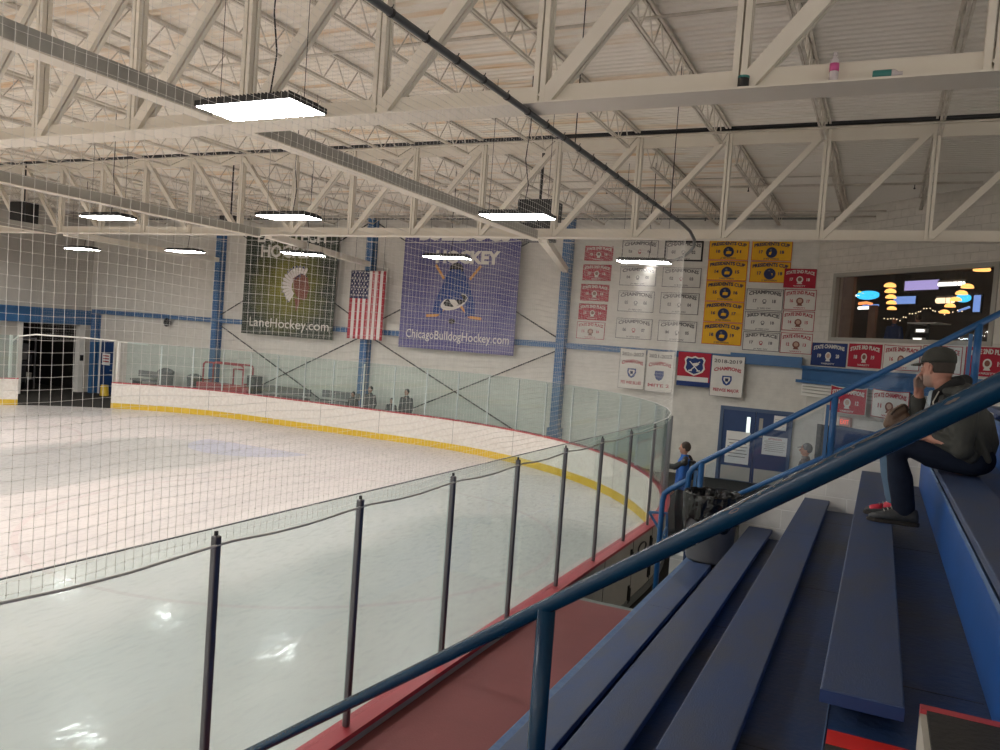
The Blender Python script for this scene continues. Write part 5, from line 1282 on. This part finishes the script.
# small things on the near truss chord
def on_chord(name, x, y, z, build, lab, cat):
    t = thing(name, lab, cat, (x, y, z)); build(t); return t
def bottle_(t):
    MB().lathe([(0.028, 0), (0.032, 0.01), (0.032, 0.075), (0.030, 0.08)], (0, 0, 0), 14).lathe([(0.030, 0.135), (0.032, 0.145), (0.03, 0.165), (0.013, 0.185), (0.013, 0.195)], (0, 0, 0), 14).build('bottle_body', MT['bottle'], t, smooth=True)
    MB().lathe([(0.0325, 0.08), (0.0325, 0.135)], (0, 0, 0), 14).build('label_wrap', MT['pink'], t, smooth=True)
    MB().lathe([(0.016, 0.195), (0.016, 0.215)], (0, 0, 0), 12).build('cap', MT['bottle'], t)
on_chord('plastic_bottle', -0.485, 6.2, 5.537, bottle_, 'clear bottle with pink label standing on near truss', 'bottle')
def lying(t):
    MB().lathe([(0.030, -0.09), (0.033, -0.08), (0.033, 0.03)], (0, 0, 0.034), 14, axis='y').build('bottle_body', MT['teal'], t, smooth=True)
    MB().lathe([(0.033, 0.031), (0.031, 0.05), (0.014, 0.075), (0.014, 0.10)], (0, 0, 0.034), 14, axis='y').build('bottle_neck', MT['bottle'], t, smooth=True)
o = on_chord('plastic_bottle', -0.14, 6.2, 5.537, lying, 'teal bottle lying on its side on near truss', 'bottle'); o.rotation_euler = (0, 0, R(-90))
def cup(t):
    MB().lathe([(0.04, 0), (0.042, 0.005), (0.042, 0.085), (0.04, 0.09)], (0, 0, 0), 18).build('puck_tin', MT['black'], t); MB().lathe([(0.044, 0.088), (0.044, 0.105), (0.02, 0.107)], (0, 0, 0), 18).build('lid', MT['teal'], t)
on_chord('round_tin', -1.12, 6.23, 5.537, cup, 'dark round tin with green lid in near truss corner', 'tin')

# ---------------------------------------------------------------- people
def yawm(a): return Matrix.Rotation(a, 3, 'Z')
def standing(name_loc, yaw, H_, jm, tm_, hm, lab, extra=None, arm='down', cap=None):
    """simple standing figure facing +x before yaw; H_ height"""
    t = thing('person', lab, 'person', name_loc, yaw)
    k = H_/1.75
    def V(x, y, z): return (x*k, y*k, z*k)
    b = MB()
    b.limb([V(0, 0, 0.95), V(0, 0, 1.2), V(0, 0, 1.42)], [0.13*k, 0.12*k, 0.10*k]); b.limb([V(0, 0, 1.42), V(0.01, 0, 1.52)], [0.055*k, 0.052*k])
    b.ball(V(0.015, 0, 1.645), 0.1*k, 18, 12, sc=(0.93, 0.76, 1.12)); b.ball(V(0.045, 0, 1.585), 0.06*k, 12, 8, sc=(0.9, 0.85, 0.9))
    b.ball(V(0.115, 0, 1.625), 0.018*k, 8, 6, sc=(1, 0.8, 1.4))
    for s in (-1, 1):
        b.ball(V(0.0, s*0.078, 1.63), 0.022*k, 8, 6, sc=(0.7, 0.4, 1.2))
        b.limb([V(0, s*0.09, 0.92), V(0.02, s*0.10, 0.5), V(-0.01, s*0.10, 0.09)], [0.085*k, 0.055*k, 0.04*k])
        e = V(-0.02, s*0.24, 1.12); hnd = V(0.10, s*0.24, 0.88) if arm == 'down' else V(0.22, s*0.16, 1.12)
        b.limb([V(0, s*0.18, 1.40), e, hnd], [0.05*k, 0.042*k, 0.03*k]); h0 = Vector(hnd); dd = (h0-Vector(e)).normalized()
        b.ball(h0+dd*0.05, 0.036*k, 10, 6, sc=(1, 0.6, 1.2))
        for f_ in range(4):
            st_ = h0+dd*0.07+Vector((0.012*(f_-1.5), 0, 0)); b.limb([st_, st_+dd*0.035, st_+dd*0.05+Vector((0.01, -s*0.015, -0.01))], [0.009, 0.0085, 0.007], 6)
        b.limb([h0+dd*0.02, h0+dd*0.05+Vector((0.03, 0, 0.0))], [0.011, 0.009], 6)
    b.build('body', MT['skin'], t, remesh=0.012, smoothmod=3)
    b = MB()
    b.loft([(V(0, 0, 0.86), V(0.15, 0, 0), V(0, 0.19, 0)), (V(0, 0, 1.05), V(0.14, 0, 0), V(0, 0.18, 0)), (V(0, 0, 1.30), V(0.135, 0, 0), V(0, 0.205, 0)), (V(0, 0, 1.42), V(0.11, 0, 0), V(0, 0.20, 0)), (V(0, 0, 1.48), V(0.075, 0, 0), V(0, 0.09, 0)), (V(0.005, 0, 1.53), V(0.07, 0, 0), V(0, 0.07, 0))])
    for s in (-1, 1):
        e = V(-0.02, s*0.25, 1.12); hnd = V(0.09, s*0.245, 0.90) if arm == 'down' else V(0.20, s*0.17, 1.12)
        b.limb([V(0, s*0.185, 1.40), e, hnd], [0.072*k, 0.062*k, 0.048*k])
    b.build('jacket', MT[jm], t, remesh=0.014, smoothmod=4)
    b = MB()
    b.loft([(V(0, 0, 0.95), V(0.13, 0, 0), V(0, 0.165, 0)), (V(0, 0, 0.80), V(0.135, 0, 0), V(0, 0.17, 0))])
    for s in (-1, 1): b.limb([V(0, s*0.09, 0.88), V(0.02, s*0.10, 0.5), V(-0.01, s*0.10, 0.10)], [0.10*k, 0.075*k, 0.062*k])
    b.build('trousers', MT[tm_], t, remesh=0.014, smoothmod=3)
    for s in (-1, 1):
        b = MB(); b.loft([(V(-0.08, s*0.1, 0.05), V(0, 0.035, 0), V(0, 0, 0.045)), (V(0.02, s*0.1, 0.05), V(0, 0.045, 0), V(0, 0, 0.045)), (V(0.13, s*0.1, 0.035), V(0, 0.045, 0), V(0, 0, 0.03)), (V(0.18, s*0.1, 0.03), V(0, 0.025, 0), V(0, 0, 0.018))], 12); b.build('shoe', MT['shoe'], t, smooth=True)
    b = MB(); b.ball(V(-0.008, 0, 1.672), 0.103*k, 18, 12, sc=(0.95, 0.82, 1.02)); o = b.build('hair' if not cap else 'cap', MT[hm], t, smooth=True)
    me = o.data; bm = bmesh.new(); bm.from_mesh(me)
    cut = [f for f in bm.faces if f.calc_center_median().x > 0.055*k and f.calc_center_median().z < 1.70*k or f.calc_center_median().z < 1.60*k]
    bmesh.ops.delete(bm, geom=cut, context='FACES'); bm.to_mesh(me); bm.free()
    so = o.modifiers.new('thick', 'SOLIDIFY'); so.thickness = 0.008
    if cap: MB().loft([(V(0.06, 0, 1.69), V(0, 0.07, 0), V(0, 0, 0.008)), (V(0.12, 0, 1.685), V(0, 0.065, 0), V(0, 0, 0.007)), (V(0.165, 0, 1.672), V(0, 0.03, 0), V(0, 0, 0.006))], 12).build('cap_brim', MT[hm], t, smooth=True)
    for s in (-1, 1): MB().ball(V(0.095, s*0.032, 1.645), 0.011*k, 8, 6).build('eye', MT['black'], t)
    MB().box(V(0.093, -0.022, 1.573), V(0.101, 0.022, 1.578)).build('mouth', MT['brownprint'], t)
    if extra: extra(t, V)
    return t
def blue_extra(t, V):
    b = MB(); b.loft([(V(-0.16, 0, 1.08), V(0.06, 0, 0), V(0, 0.14, 0)), (V(-0.19, 0, 1.25), V(0.08, 0, 0), V(0, 0.15, 0)), (V(-0.15, 0, 1.42), V(0.06, 0, 0), V(0, 0.12, 0))]); b.build('backpack', MT['black'], t, smooth=True)
    b = MB(); b.limb([V(-0.05, -0.14, 1.46), V(-0.05, -0.22, 1.40), V(-0.03, -0.26, 1.26)], [0.055, 0.07, 0.062], 12); b.limb([V(-0.05, 0.14, 1.46), V(-0.05, 0.22, 1.40), V(0.12, 0.24, 1.30), V(0.32, 0.22, 1.30)], [0.055, 0.07, 0.06, 0.05], 12); b.build('shoulder_panel', MT['black'], t, smooth=True)
    b = MB(); b.limb([V(-0.05, -0.27, 1.05), V(0.06, -0.26, 1.0)], [0.062, 0.058], 12); b.build('sleeve_cuff', MT['pinkred'], t, smooth=True)
standing((-3.30, 15.5, 0), R(180), 1.80, 'bluejacket', 'darkcloth', 'hair', 'person in bright blue jacket standing beyond the trash can, facing left', blue_extra)
standing((-1.14, 16.0, 0), R(180), 2.02-0.25, 'greycloth', 'darkcloth', 'greycloth', 'person in grey patterned jacket and cap near the corner door', None, cap=True)
_o = [o for o in C.objects if o.get('label', '').startswith('person in grey patterned')][0]; _o.location.z = 0.22
struct(MB().box((-1.6, 15.2, -0.01), (1.5, 17.2, 0.215)).build('floor', MT['basegrey']), 'raised floor landing near the corner door')
standing((-14.25, 22.7, 0), R(-90), 1.66, 'darkcloth', 'darkcloth', 'black', 'person in dark clothes behind end glass, right of the middle column')
standing((-14.85, 22.72, 0), R(-80), 1.30, 'darkcloth', 'darkcloth', 'black', 'short person in dark clothes leaning beside the taller one behind end glass')
standing((-15.72, 22.7, 0), R(-95), 1.62, 'darkcloth', 'darkcloth', 'black', 'person in dark clothes behind end glass, beside the middle column')
standing((-16.35, 22.6, 0), R(-95), 1.38, 'darkcloth', 'darkcloth', 'black', 'short person in dark clothes in front of the middle blue column')

for k, (s_, d_, hm_, lab) in enumerate(((1.45, 2.2, 1.62, 'dim person seen through the window, below the left amber lamps'), (3.9, 1.9, 1.66, 'dim person seen at the right side of the lounge window'), (0.3, 2.6, 1.6, 'dim person seen at the left side of the lounge window'))):
    p_ = w45(s_, d_, 3.401); standing((p_.x, p_.y, 3.401), R(100+70*k), hm_, ['darkcloth', 'greycloth', 'jerseyblue'][k], 'darkcloth', 'hair', lab)
# the seated man, facing the ice (-x), head turned away to the far end
MY = 5.58
t = thing('person', 'seated man in dark cap and charcoal hooded jacket, hand at his mouth', 'person', (0.04, 0.30, 0))
HC = Vector((0.290, 5.60, 3.542))                      # head centre
hr = Matrix.Rotation(R(180-40), 3, 'Z') @ Matrix.Rotation(R(3), 3, 'Y')   # local +x is the face
def HV(x, y, z): return HC + hr @ Vector((x, y, z))
# head as a lofted skull: rings by height: (z, front, back, half width)
head_r = [(-0.122, 0.062, -0.005, 0.030), (-0.112, 0.078, -0.030, 0.044), (-0.092, 0.084, -0.060, 0.058), (-0.065, 0.086, -0.078, 0.066), (-0.035, 0.086, -0.088, 0.070), (0.0, 0.086, -0.096, 0.073), (0.03, 0.090, -0.101, 0.076), (0.06, 0.088, -0.101, 0.077), (0.09, 0.074, -0.093, 0.070), (0.112, 0.048, -0.070, 0.053), (0.124, 0.012, -0.040, 0.028)]
body = MB()
def ring_pts(z, f, bk, hw, n=24):
    c = (f+bk)/2; r = (f-bk)/2; return [HV(c+r*math.copysign(abs(math.cos(a))**0.9, math.cos(a)), hw*math.copysign(abs(math.sin(a))**0.85, math.sin(a)), z) for a in [2*math.pi*k/n for k in range(n)]]
vs = []; n = 24
for r_ in head_r: vs += ring_pts(*r_)
fs = [(i*n+k, i*n+(k+1) % n, (i+1)*n+(k+1) % n, (i+1)*n+k) for i in range(len(head_r)-1) for k in range(n)] + [tuple(range(n)), tuple((len(head_r)-1)*n+k for k in range(n))]
body.add(vs, fs)
# nose, brow, lips, chin, ears
body.limb([HV(0.088, 0, 0.030), HV(0.100, 0, 0.012), HV(0.112, 0, -0.008)], [0.009, 0.011, 0.014], 10); body.ball(HV(0.100, 0.012, -0.014), 0.010, 8, 6); body.ball(HV(0.100, -0.012, -0.014), 0.010, 8, 6)
body.limb([HV(0.080, -0.045, 0.036), HV(0.093, -0.02, 0.040), HV(0.093, 0.02, 0.040), HV(0.080, 0.045, 0.036)], [0.008]*4, 8)
body.limb([HV(0.085, -0.018, -0.047), HV(0.092, 0, -0.045), HV(0.085, 0.018, -0.047)], [0.006]*3, 8); body.limb([HV(0.083, -0.015, -0.058), HV(0.089, 0, -0.058), HV(0.083, 0.015, -0.058)], [0.006]*3, 8)
body.ball(HV(0.078, 0, -0.094), 0.022, 10, 8)
for s in (-1, 1):
    body.ball(HV(0.062, s*0.045, -0.01), 0.024, 10, 8)
    body.limb([HV(-0.004, s*0.074, -0.030), HV(0.006, s*0.079, -0.010), HV(0.004, s*0.084, 0.016), HV(-0.008, s*0.086, 0.028), HV(-0.020, s*0.084, 0.014), HV(-0.014, s*0.079, -0.012), HV(-0.004, s*0.074, -0.030)], [0.006]*7, 8)
    body.ball(HV(-0.006, s*0.076, 0.0), 0.014, 8, 6, sc=(1, 0.4, 1.5), rot=hr)
# neck, torso, legs, arms
body.limb([HV(-0.03, 0, -0.08), (0.36, 5.60, 3.40), (0.40, 5.60, 3.33)], [0.056, 0.060, 0.07], 16)
body.limb([(0.42, 5.60, 3.28), (0.47, 5.60, 3.12), (0.50, 5.60, 2.99)], [0.13, 0.125, 0.13], 16)
SHN, ELN, WRN = Vector((0.44, 5.40, 3.30)), Vector((0.45, 5.34, 3.06)), Vector((0.27, 5.42, 3.10))
SHF, ELF, WRF = Vector((0.40, 5.79, 3.31)), Vector((0.20, 5.82, 3.13)), Vector((0.200, 5.75, 3.372))
body.limb([SHN, ELN, WRN], [0.055, 0.045, 0.030]); body.limb([SHF, ELF, WRF], [0.055, 0.045, 0.030])
KN, AN = Vector((0.075, 5.46, 3.03)), Vector((0.155, 5.47, 2.64)); KF, AF = Vector((0.03, 5.78, 3.02)), Vector((0.115, 5.70, 2.66))
for hp, kn_, an in ((Vector((0.50, 5.50, 2.98)), KN, AN), (Vector((0.50, 5.71, 2.98)), KF, AF)): body.limb([hp, kn_, an], [0.085, 0.055, 0.040])
# far hand: fist held to the mouth, fingers curled
def hand(wr, dirv, palm_n, side, curl, sc_=1.0, thumb_out=1.0):
    """wr wrist, dirv along the palm, palm_n palm normal, side = thumb side"""
    d = Vector(dirv).normalized(); nrm = Vector(palm_n); nrm = (nrm-d*nrm.dot(d)).normalized(); sd_ = d.cross(nrm).normalized()*side
    w0 = Vector(wr)
    body.limb([w0-d*0.02, w0+d*0.01], [0.027*sc_, 0.027*sc_], 12)
    for k in range(4):
        off = (1.5-k)*0.020*sc_; L_ = [0.040, 0.045, 0.042, 0.033][k]*sc_
        kn_ = w0 + d*(0.088-0.004*abs(k-1))*sc_ + sd_*off
        body.limb([w0+d*0.015+sd_*off*0.7, w0+d*0.05*sc_+sd_*off*0.9, kn_], [0.0135*sc_, 0.013*sc_, 0.0105*sc_], 10)
        p = kn_; a = curl[k]*0.55
        dirc = d
        for j, (ln, rr) in enumerate(((L_, 0.0096), (L_*0.66, 0.0088), (L_*0.52, 0.0078))):
            dirc = (d*math.cos(a)+nrm*math.sin(a)).normalized(); q = p+dirc*ln
            body.limb([p, q], [rr*sc_, rr*0.93*sc_], 10); p = q; a += curl[k]
    tb = w0+d*0.022*sc_+sd_*0.026*sc_; t1 = tb+(d*0.6+sd_*0.65*thumb_out+nrm*0.35).normalized()*0.038*sc_; t2_ = t1+(d*0.8+nrm*0.55-sd_*0.1).normalized()*0.030*sc_
    body.limb([tb, t1, t2_], [0.014*sc_, 0.0115*sc_, 0.009*sc_], 10)
hand(WRF, (-0.12, -0.12, 1.0), (0.75, -0.5, 0.1), 1, (1.1, 1.15, 1.2, 1.25), 1.18)
hand(WRN, (-1.0, 0.12, -0.05), (0.0, 0.15, -1.0), -1, (0.28, 0.3, 0.34, 0.4), 0.98)
MT['manskin'] = mat('ruddy skin with grey stubble', (0.40, 0.20, 0.145), 0.5, var=0.4, vscale=18, vcol=(0.36, 0.145, 0.10))
def stubble(m):
    nt = m.node_tree; b = nt.nodes['Principled BSDF']; src = b.inputs['Base Color'].links[0].from_socket
    tc = nt.nodes.new('ShaderNodeTexCoord')
    up_, fw_v = hr @ Vector((0, 0, 1)), hr @ Vector((1, 0, 0))
    def comp(ax, lo, hi):
        d = nt.nodes.new('ShaderNodeVectorMath'); d.operation = 'DOT_PRODUCT'; d.inputs[1].default_value = ax; nt.links.new(tc.outputs['Object'], d.inputs[0])
        c0 = HC.dot(ax); mr = nt.nodes.new('ShaderNodeMapRange'); mr.inputs[1].default_value = c0+lo; mr.inputs[2].default_value = c0+hi; nt.links.new(d.outputs['Value'], mr.inputs[0]); return mr.outputs[0]
    a = comp(up_, -0.035, -0.055); c = comp(fw_v, -0.015, 0.01); e = comp(up_, -0.135, -0.118)
    m1 = nt.nodes.new('ShaderNodeMath'); m1.operation = 'MULTIPLY'; nt.links.new(a, m1.inputs[0]); nt.links.new(c, m1.inputs[1])
    m2 = nt.nodes.new('ShaderNodeMath'); m2.operation = 'MULTIPLY'; nt.links.new(m1.outputs[0], m2.inputs[0]); nt.links.new(e, m2.inputs[1])
    m3 = nt.nodes.new('ShaderNodeMath'); m3.operation = 'MULTIPLY'; m3.inputs[1].default_value = 0.75; nt.links.new(m2.outputs[0], m3.inputs[0])
    mx = nt.nodes.new('ShaderNodeMix'); mx.data_type = 'RGBA'; nt.links.new(m3.outputs[0], mx.inputs[0]); nt.links.new(src, mx.inputs[6]); mx.inputs[7].default_value = (0.20, 0.155, 0.13, 1)
    nt.links.new(mx.outputs[2], b.inputs['Base Color'])
stubble(MT['manskin'])
body.build('body', MT['manskin'], t, remesh=0.0042, smoothmod=2)
# eyes, eyebrows, hair
n2 = 20; m_ = n2+1
for s in (-1, 1):
    MB().ball(HV(0.0845, s*0.032, 0.020), 0.0115, 12, 8).build('eye', MT['white'], t, smooth=True)
    MB().ball(HV(0.0945, s*0.033, 0.020), 0.0045, 8, 6).build('iris', MT['hair'], t, smooth=True)
    MB().limb([HV(0.090, s*0.018, 0.046), HV(0.092, s*0.036, 0.050), HV(0.080, s*0.054, 0.044)], [0.004, 0.005, 0.003], 8).build('eyebrow', MT['hair'], t, smooth=True)
MT['greyhair'] = mat('short greying hair', (0.045, 0.034, 0.027), 0.8, bump=0.4, bscale=120)
hb = MB()
rs = [(-0.028, -0.030, -0.091, 0.0715), (-0.015, -0.020, -0.094, 0.0735), (0.0, -0.012, -0.102, 0.077), (0.03, 0.0, -0.106, 0.080), (0.055, 0.02, -0.106, 0.081)]
vs = []
for z, f, bk, hw in rs:
    for k in range(n2+1):
        a = math.pi/2+math.pi*k/n2
        x = f if abs(math.cos(a)) < 0.05 else -(-bk+f)*abs(math.cos(a))+f
        vs.append(HV(x, hw*math.sin(a), z))
hb.add(vs, [(i*m_+k, i*m_+k+1, (i+1)*m_+k+1, (i+1)*m_+k) for i in range(len(rs)-1) for k in range(n2)]); o = hb.build('hair', MT['greyhair'], t, smooth=True)
so = o.modifiers.new('thick', 'SOLIDIFY'); so.thickness = 0.003; so.offset = 1
# cap
cb = MB(); cr = [(0.038, 0.100, -0.110, 0.084), (0.060, 0.101, -0.112, 0.086), (0.085, 0.094, -0.110, 0.083), (0.110, 0.078, -0.100, 0.074), (0.130, 0.050, -0.080, 0.058), (0.142, 0.018, -0.048, 0.034), (0.146, -0.010, -0.020, 0.006)]
vs = []
for r_ in cr: vs += ring_pts(*r_)
cb.add(vs, [(i*n+k, i*n+(k+1) % n, (i+1)*n+(k+1) % n, (i+1)*n+k) for i in range(len(cr)-1) for k in range(n)] + [tuple((len(cr)-1)*n+k for k in range(n))])
cp = cb.build('cap', MT['capcloth'], t, smooth=True); so = cp.modifiers.new('thick', 'SOLIDIFY'); so.thickness = 0.003
MB().ball(HV(-0.015, 0, 0.148), 0.008, 10, 6, sc=(1, 1, 0.5)).build('cap_button', MT['capcloth'], cp, smooth=True)
bb = MB(); vs = []; K = 12
for j, (ex, dz) in enumerate(((0.0, 0.0), (0.035, -0.004), (0.068, -0.010), (0.092, -0.018))):
    for k in range(K+1):
        a = -R(62)+R(124)*k/K
        rr = 0.099
        vs.append(HV(rr*math.cos(a)*0.98+ex*math.cos(a*0.75)**1.2, 0.082*math.sin(a)*1.02+0.0*ex, 0.044+dz-0.012*abs(math.sin(a))**2))
bb.add(vs, [(j*(K+1)+k, j*(K+1)+k+1, (j+1)*(K+1)+k+1, (j+1)*(K+1)+k) for j in range(3) for k in range(K)])
o = bb.build('cap_brim', MT['capcloth'], cp, smooth=True); so = o.modifiers.new('thick', 'SOLIDIFY'); so.thickness = 0.004
# jacket
j = MB()
TY = 5.60
j.loft([((0.50, TY, 2.955), (0.145, 0, -0.035), (0, 0.205, 0)), ((0.49, TY, 3.02), (0.155, 0, -0.02), (0, 0.215, 0)), ((0.48, TY, 3.10), (0.150, 0, 0.0), (0, 0.212, 0)), ((0.47, TY, 3.19), (0.148, 0, 0.03), (0, 0.215, 0)), ((0.445, TY, 3.28), (0.138, 0, 0.04), (0, 0.225, 0)), ((0.42, TY, 3.345), (0.115, 0, 0.04), (0, 0.195, 0)), ((0.395, TY, 3.39), (0.085, 0, 0.035), (0, 0.12, 0)), ((0.375, TY, 3.42), (0.072, 0, 0.03), (0, 0.085, 0))], 24)
j.limb([SHN+Vector((0, 0.015, 0.0)), (SHN+ELN)/2+Vector((0, 0.012, 0)), ELN+Vector((0, 0.02, 0)), WRN+Vector((0.045, 0, 0))], [0.085, 0.078, 0.068, 0.050], 16)
j.limb([SHF, ELF, WRF+Vector((0.0, 0.02, -0.055))], [0.085, 0.074, 0.050], 16)
# hem folds
j.limb([(0.50, 5.40, 3.02), (0.36, 5.41, 3.06), (0.28, 5.43, 3.10)], [0.05, 0.036, 0.026], 12)
j.limb([(0.60, 5.58, 2.98), (0.62, 5.58, 3.10), (0.58, 5.60, 3.25)], [0.045, 0.05, 0.05], 12)
for (a_, b__, r_) in (((0.38, 5.36, 3.22), (0.50, 5.365, 3.10), 0.022), ((0.36, 5.40, 3.16), (0.44, 5.36, 3.02), 0.022), ((0.53, 5.40, 3.16), (0.60, 5.42, 3.00), 0.03), ((0.42, 5.385, 3.36), (0.52, 5.39, 3.20), 0.024)): j.limb([a_, b__], [r_*0.9, r_*0.7], 8)
jk = j.build('jacket', MT['jacket'], t, remesh=0.0085, smoothmod=3)
hd = MB()   # hood lying behind the neck
hd.limb([(0.34, 5.47, 3.405), (0.42, 5.44, 3.405), (0.50, 5.50, 3.40), (0.535, 5.60, 3.39), (0.50, 5.70, 3.40), (0.42, 5.74, 3.405)], [0.025, 0.045, 0.055, 0.062, 0.055, 0.042], 14)
hd.limb([(0.44, 5.50, 3.44), (0.49, 5.60, 3.42), (0.44, 5.70, 3.43)], [0.03, 0.04, 0.03], 12)
hd.build('hood', MT['jacket'], jk, remesh=0.008, smoothmod=3)
ln = MB(); ln.limb([(0.285, 5.50, 3.38), (0.34, 5.485, 3.425), (0.405, 5.50, 3.465), (0.45, 5.60, 3.475), (0.405, 5.69, 3.465), (0.33, 5.71, 3.42)], [0.022, 0.03, 0.042, 0.045, 0.040, 0.03], 12); ln.limb([(0.285, 5.49, 3.39), (0.28, 5.47, 3.30), (0.30, 5.46, 3.2)], [0.022, 0.024, 0.02], 10)
ln.build('fleece_collar', MT['lining'], jk, remesh=0.008, smoothmod=2)
MB().limb([(0.262, 5.50, 3.385), (0.258, 5.49, 3.33), (0.275, 5.48, 3.28)], [0.018, 0.02, 0.014], 10).build('scarf', MT['scarf'], t, remesh=0.006, smoothmod=2)
MB().tube([(0.30, 5.452, 3.40), (0.272, 5.448, 3.33), (0.29, 5.440, 3.25), (0.31, 5.435, 3.19)], 0.0045, 6).build('zip', MT['winframe'], jk, smooth=True)
# jeans
for (hp, kn_, an, m__, nm) in ((Vector((0.52, 5.49, 2.985)), KN, AN, 'jeans', 'jeans_leg'), (Vector((0.52, 5.72, 2.985)), KF, AF, 'jeanslit', 'jeans_leg')):
    b = MB(); mid = (hp+kn_)/2+Vector((0, 0, 0.0)); sh_ = (kn_*0.45+an*0.55)
    b.limb([hp, mid, kn_+Vector((0.01, 0, -0.004)), sh_+Vector((0.01, 0, 0)), an+Vector((0.01, 0, -0.01))], [0.104, 0.100, 0.088, 0.076, 0.068], 18)
    b.limb([an+Vector((0.01, 0, -0.02)), an+Vector((-0.01, 0, 0.02))], [0.064, 0.06], 14)
    if m__ == 'jeans': b.ball((0.545, 5.60, 2.985), 0.105, 16, 10, sc=(1.15, 1.95, 1.0))
    b.build(nm, MT[m__], t, remesh=0.009, smoothmod=3)
# shoes on the plank
def shoe(x0, y0, yaw, red, z0):
    so_ = MB(); m3 = Matrix.Rotation(yaw, 3, 'Z')
    def S(x, y, z): return Vector((x0, y0, z0)) + m3 @ Vector((x, y, z))
    def ring(x, w, zb, zt, mb_, squash=1.0): return (S(x, 0, (zb+zt)/2), m3 @ Vector((0, w, 0)), Vector((0, 0, (zt-zb)/2)))
    up = MB(); up.loft([ring(-0.135, 0.018, 0.02, 0.07, up), ring(-0.125, 0.034, 0.015, 0.105, up), ring(-0.08, 0.040, 0.015, 0.115, up), ring(-0.02, 0.041, 0.015, 0.112, up), ring(0.04, 0.045, 0.015, 0.085, up), ring(0.10, 0.048, 0.015, 0.065, up), ring(0.14, 0.038, 0.015, 0.052, up), ring(0.158, 0.018, 0.018, 0.038, up)], 18)
    p = up.build('shoe', [MT['shoe']], t, smooth=True)
    sl = MB(); out = [(-0.145, 0), (-0.135, 0.03), (-0.08, 0.040), (0.0, 0.038), (0.07, 0.049), (0.12, 0.046), (0.155, 0.026), (0.168, 0), (0.155, -0.026), (0.12, -0.046), (0.07, -0.049), (0.0, -0.038), (-0.08, -0.040), (-0.135, -0.03)]
    sl.prism(out, lambda a, c, d: S(a, c, 0.0+d), 0.024); sl.build('sole', MT['sole'], p, bevel=0.004)
    if red:
        rp_ = MB(); rp_.loft([ring(0.05, 0.047, 0.04, 0.087, rp_), ring(0.09, 0.049, 0.035, 0.075, rp_), ring(0.12, 0.046, 0.03, 0.065, rp_), ring(0.13, 0.03, 0.03, 0.06, rp_)], 16); rp_.build('toe_panel', MT['shoered'], p, smooth=True)
        q = MB(); q.loft([ring(-0.06, 0.042, 0.05, 0.118, q), ring(0.0, 0.043, 0.05, 0.116, q), ring(0.045, 0.044, 0.05, 0.092, q)], 14); q.build('tongue', MT['shoered'], p, smooth=True)
    g = MB()
    for k in range(4): g.tube([S(0.0+0.022*k, -0.026, 0.106-0.010*k), S(0.008+0.022*k, 0, 0.120-0.011*k), S(0.0+0.022*k, 0.026, 0.106-0.010*k)], 0.0028, 5)
    g.build('laces', MT['winframe'], p)
shoe(0.120, 5.46, R(180), False, EYE-1.0); shoe(0.095, 5.69, R(176), True, EYE-1.0)
# brown leather bag on the far knee
tb_ = thing('leather_bag', "brown leather bag held on the seated man's knee", 'bag')
b = MB(); b.limb([(0.035, 5.86, 3.14), (0.06, 5.86, 3.20), (0.115, 5.86, 3.255)], [0.035, 0.046, 0.036], 14); b.limb([(0.06, 5.86, 3.15), (0.13, 5.87, 3.19)], [0.045, 0.045], 14)
b.build('pouch', MT['leather'], tb_, remesh=0.008, smoothmod=3)
MB().tube([(0.045, 5.82, 3.21), (0.07, 5.81, 3.25), (0.12, 5.81, 3.285), (0.15, 5.82, 3.25)], 0.008, 8).build('strap', MT['hair'], tb_, smooth=True)
tb_.location = (0.04, 0.22, 0.0)
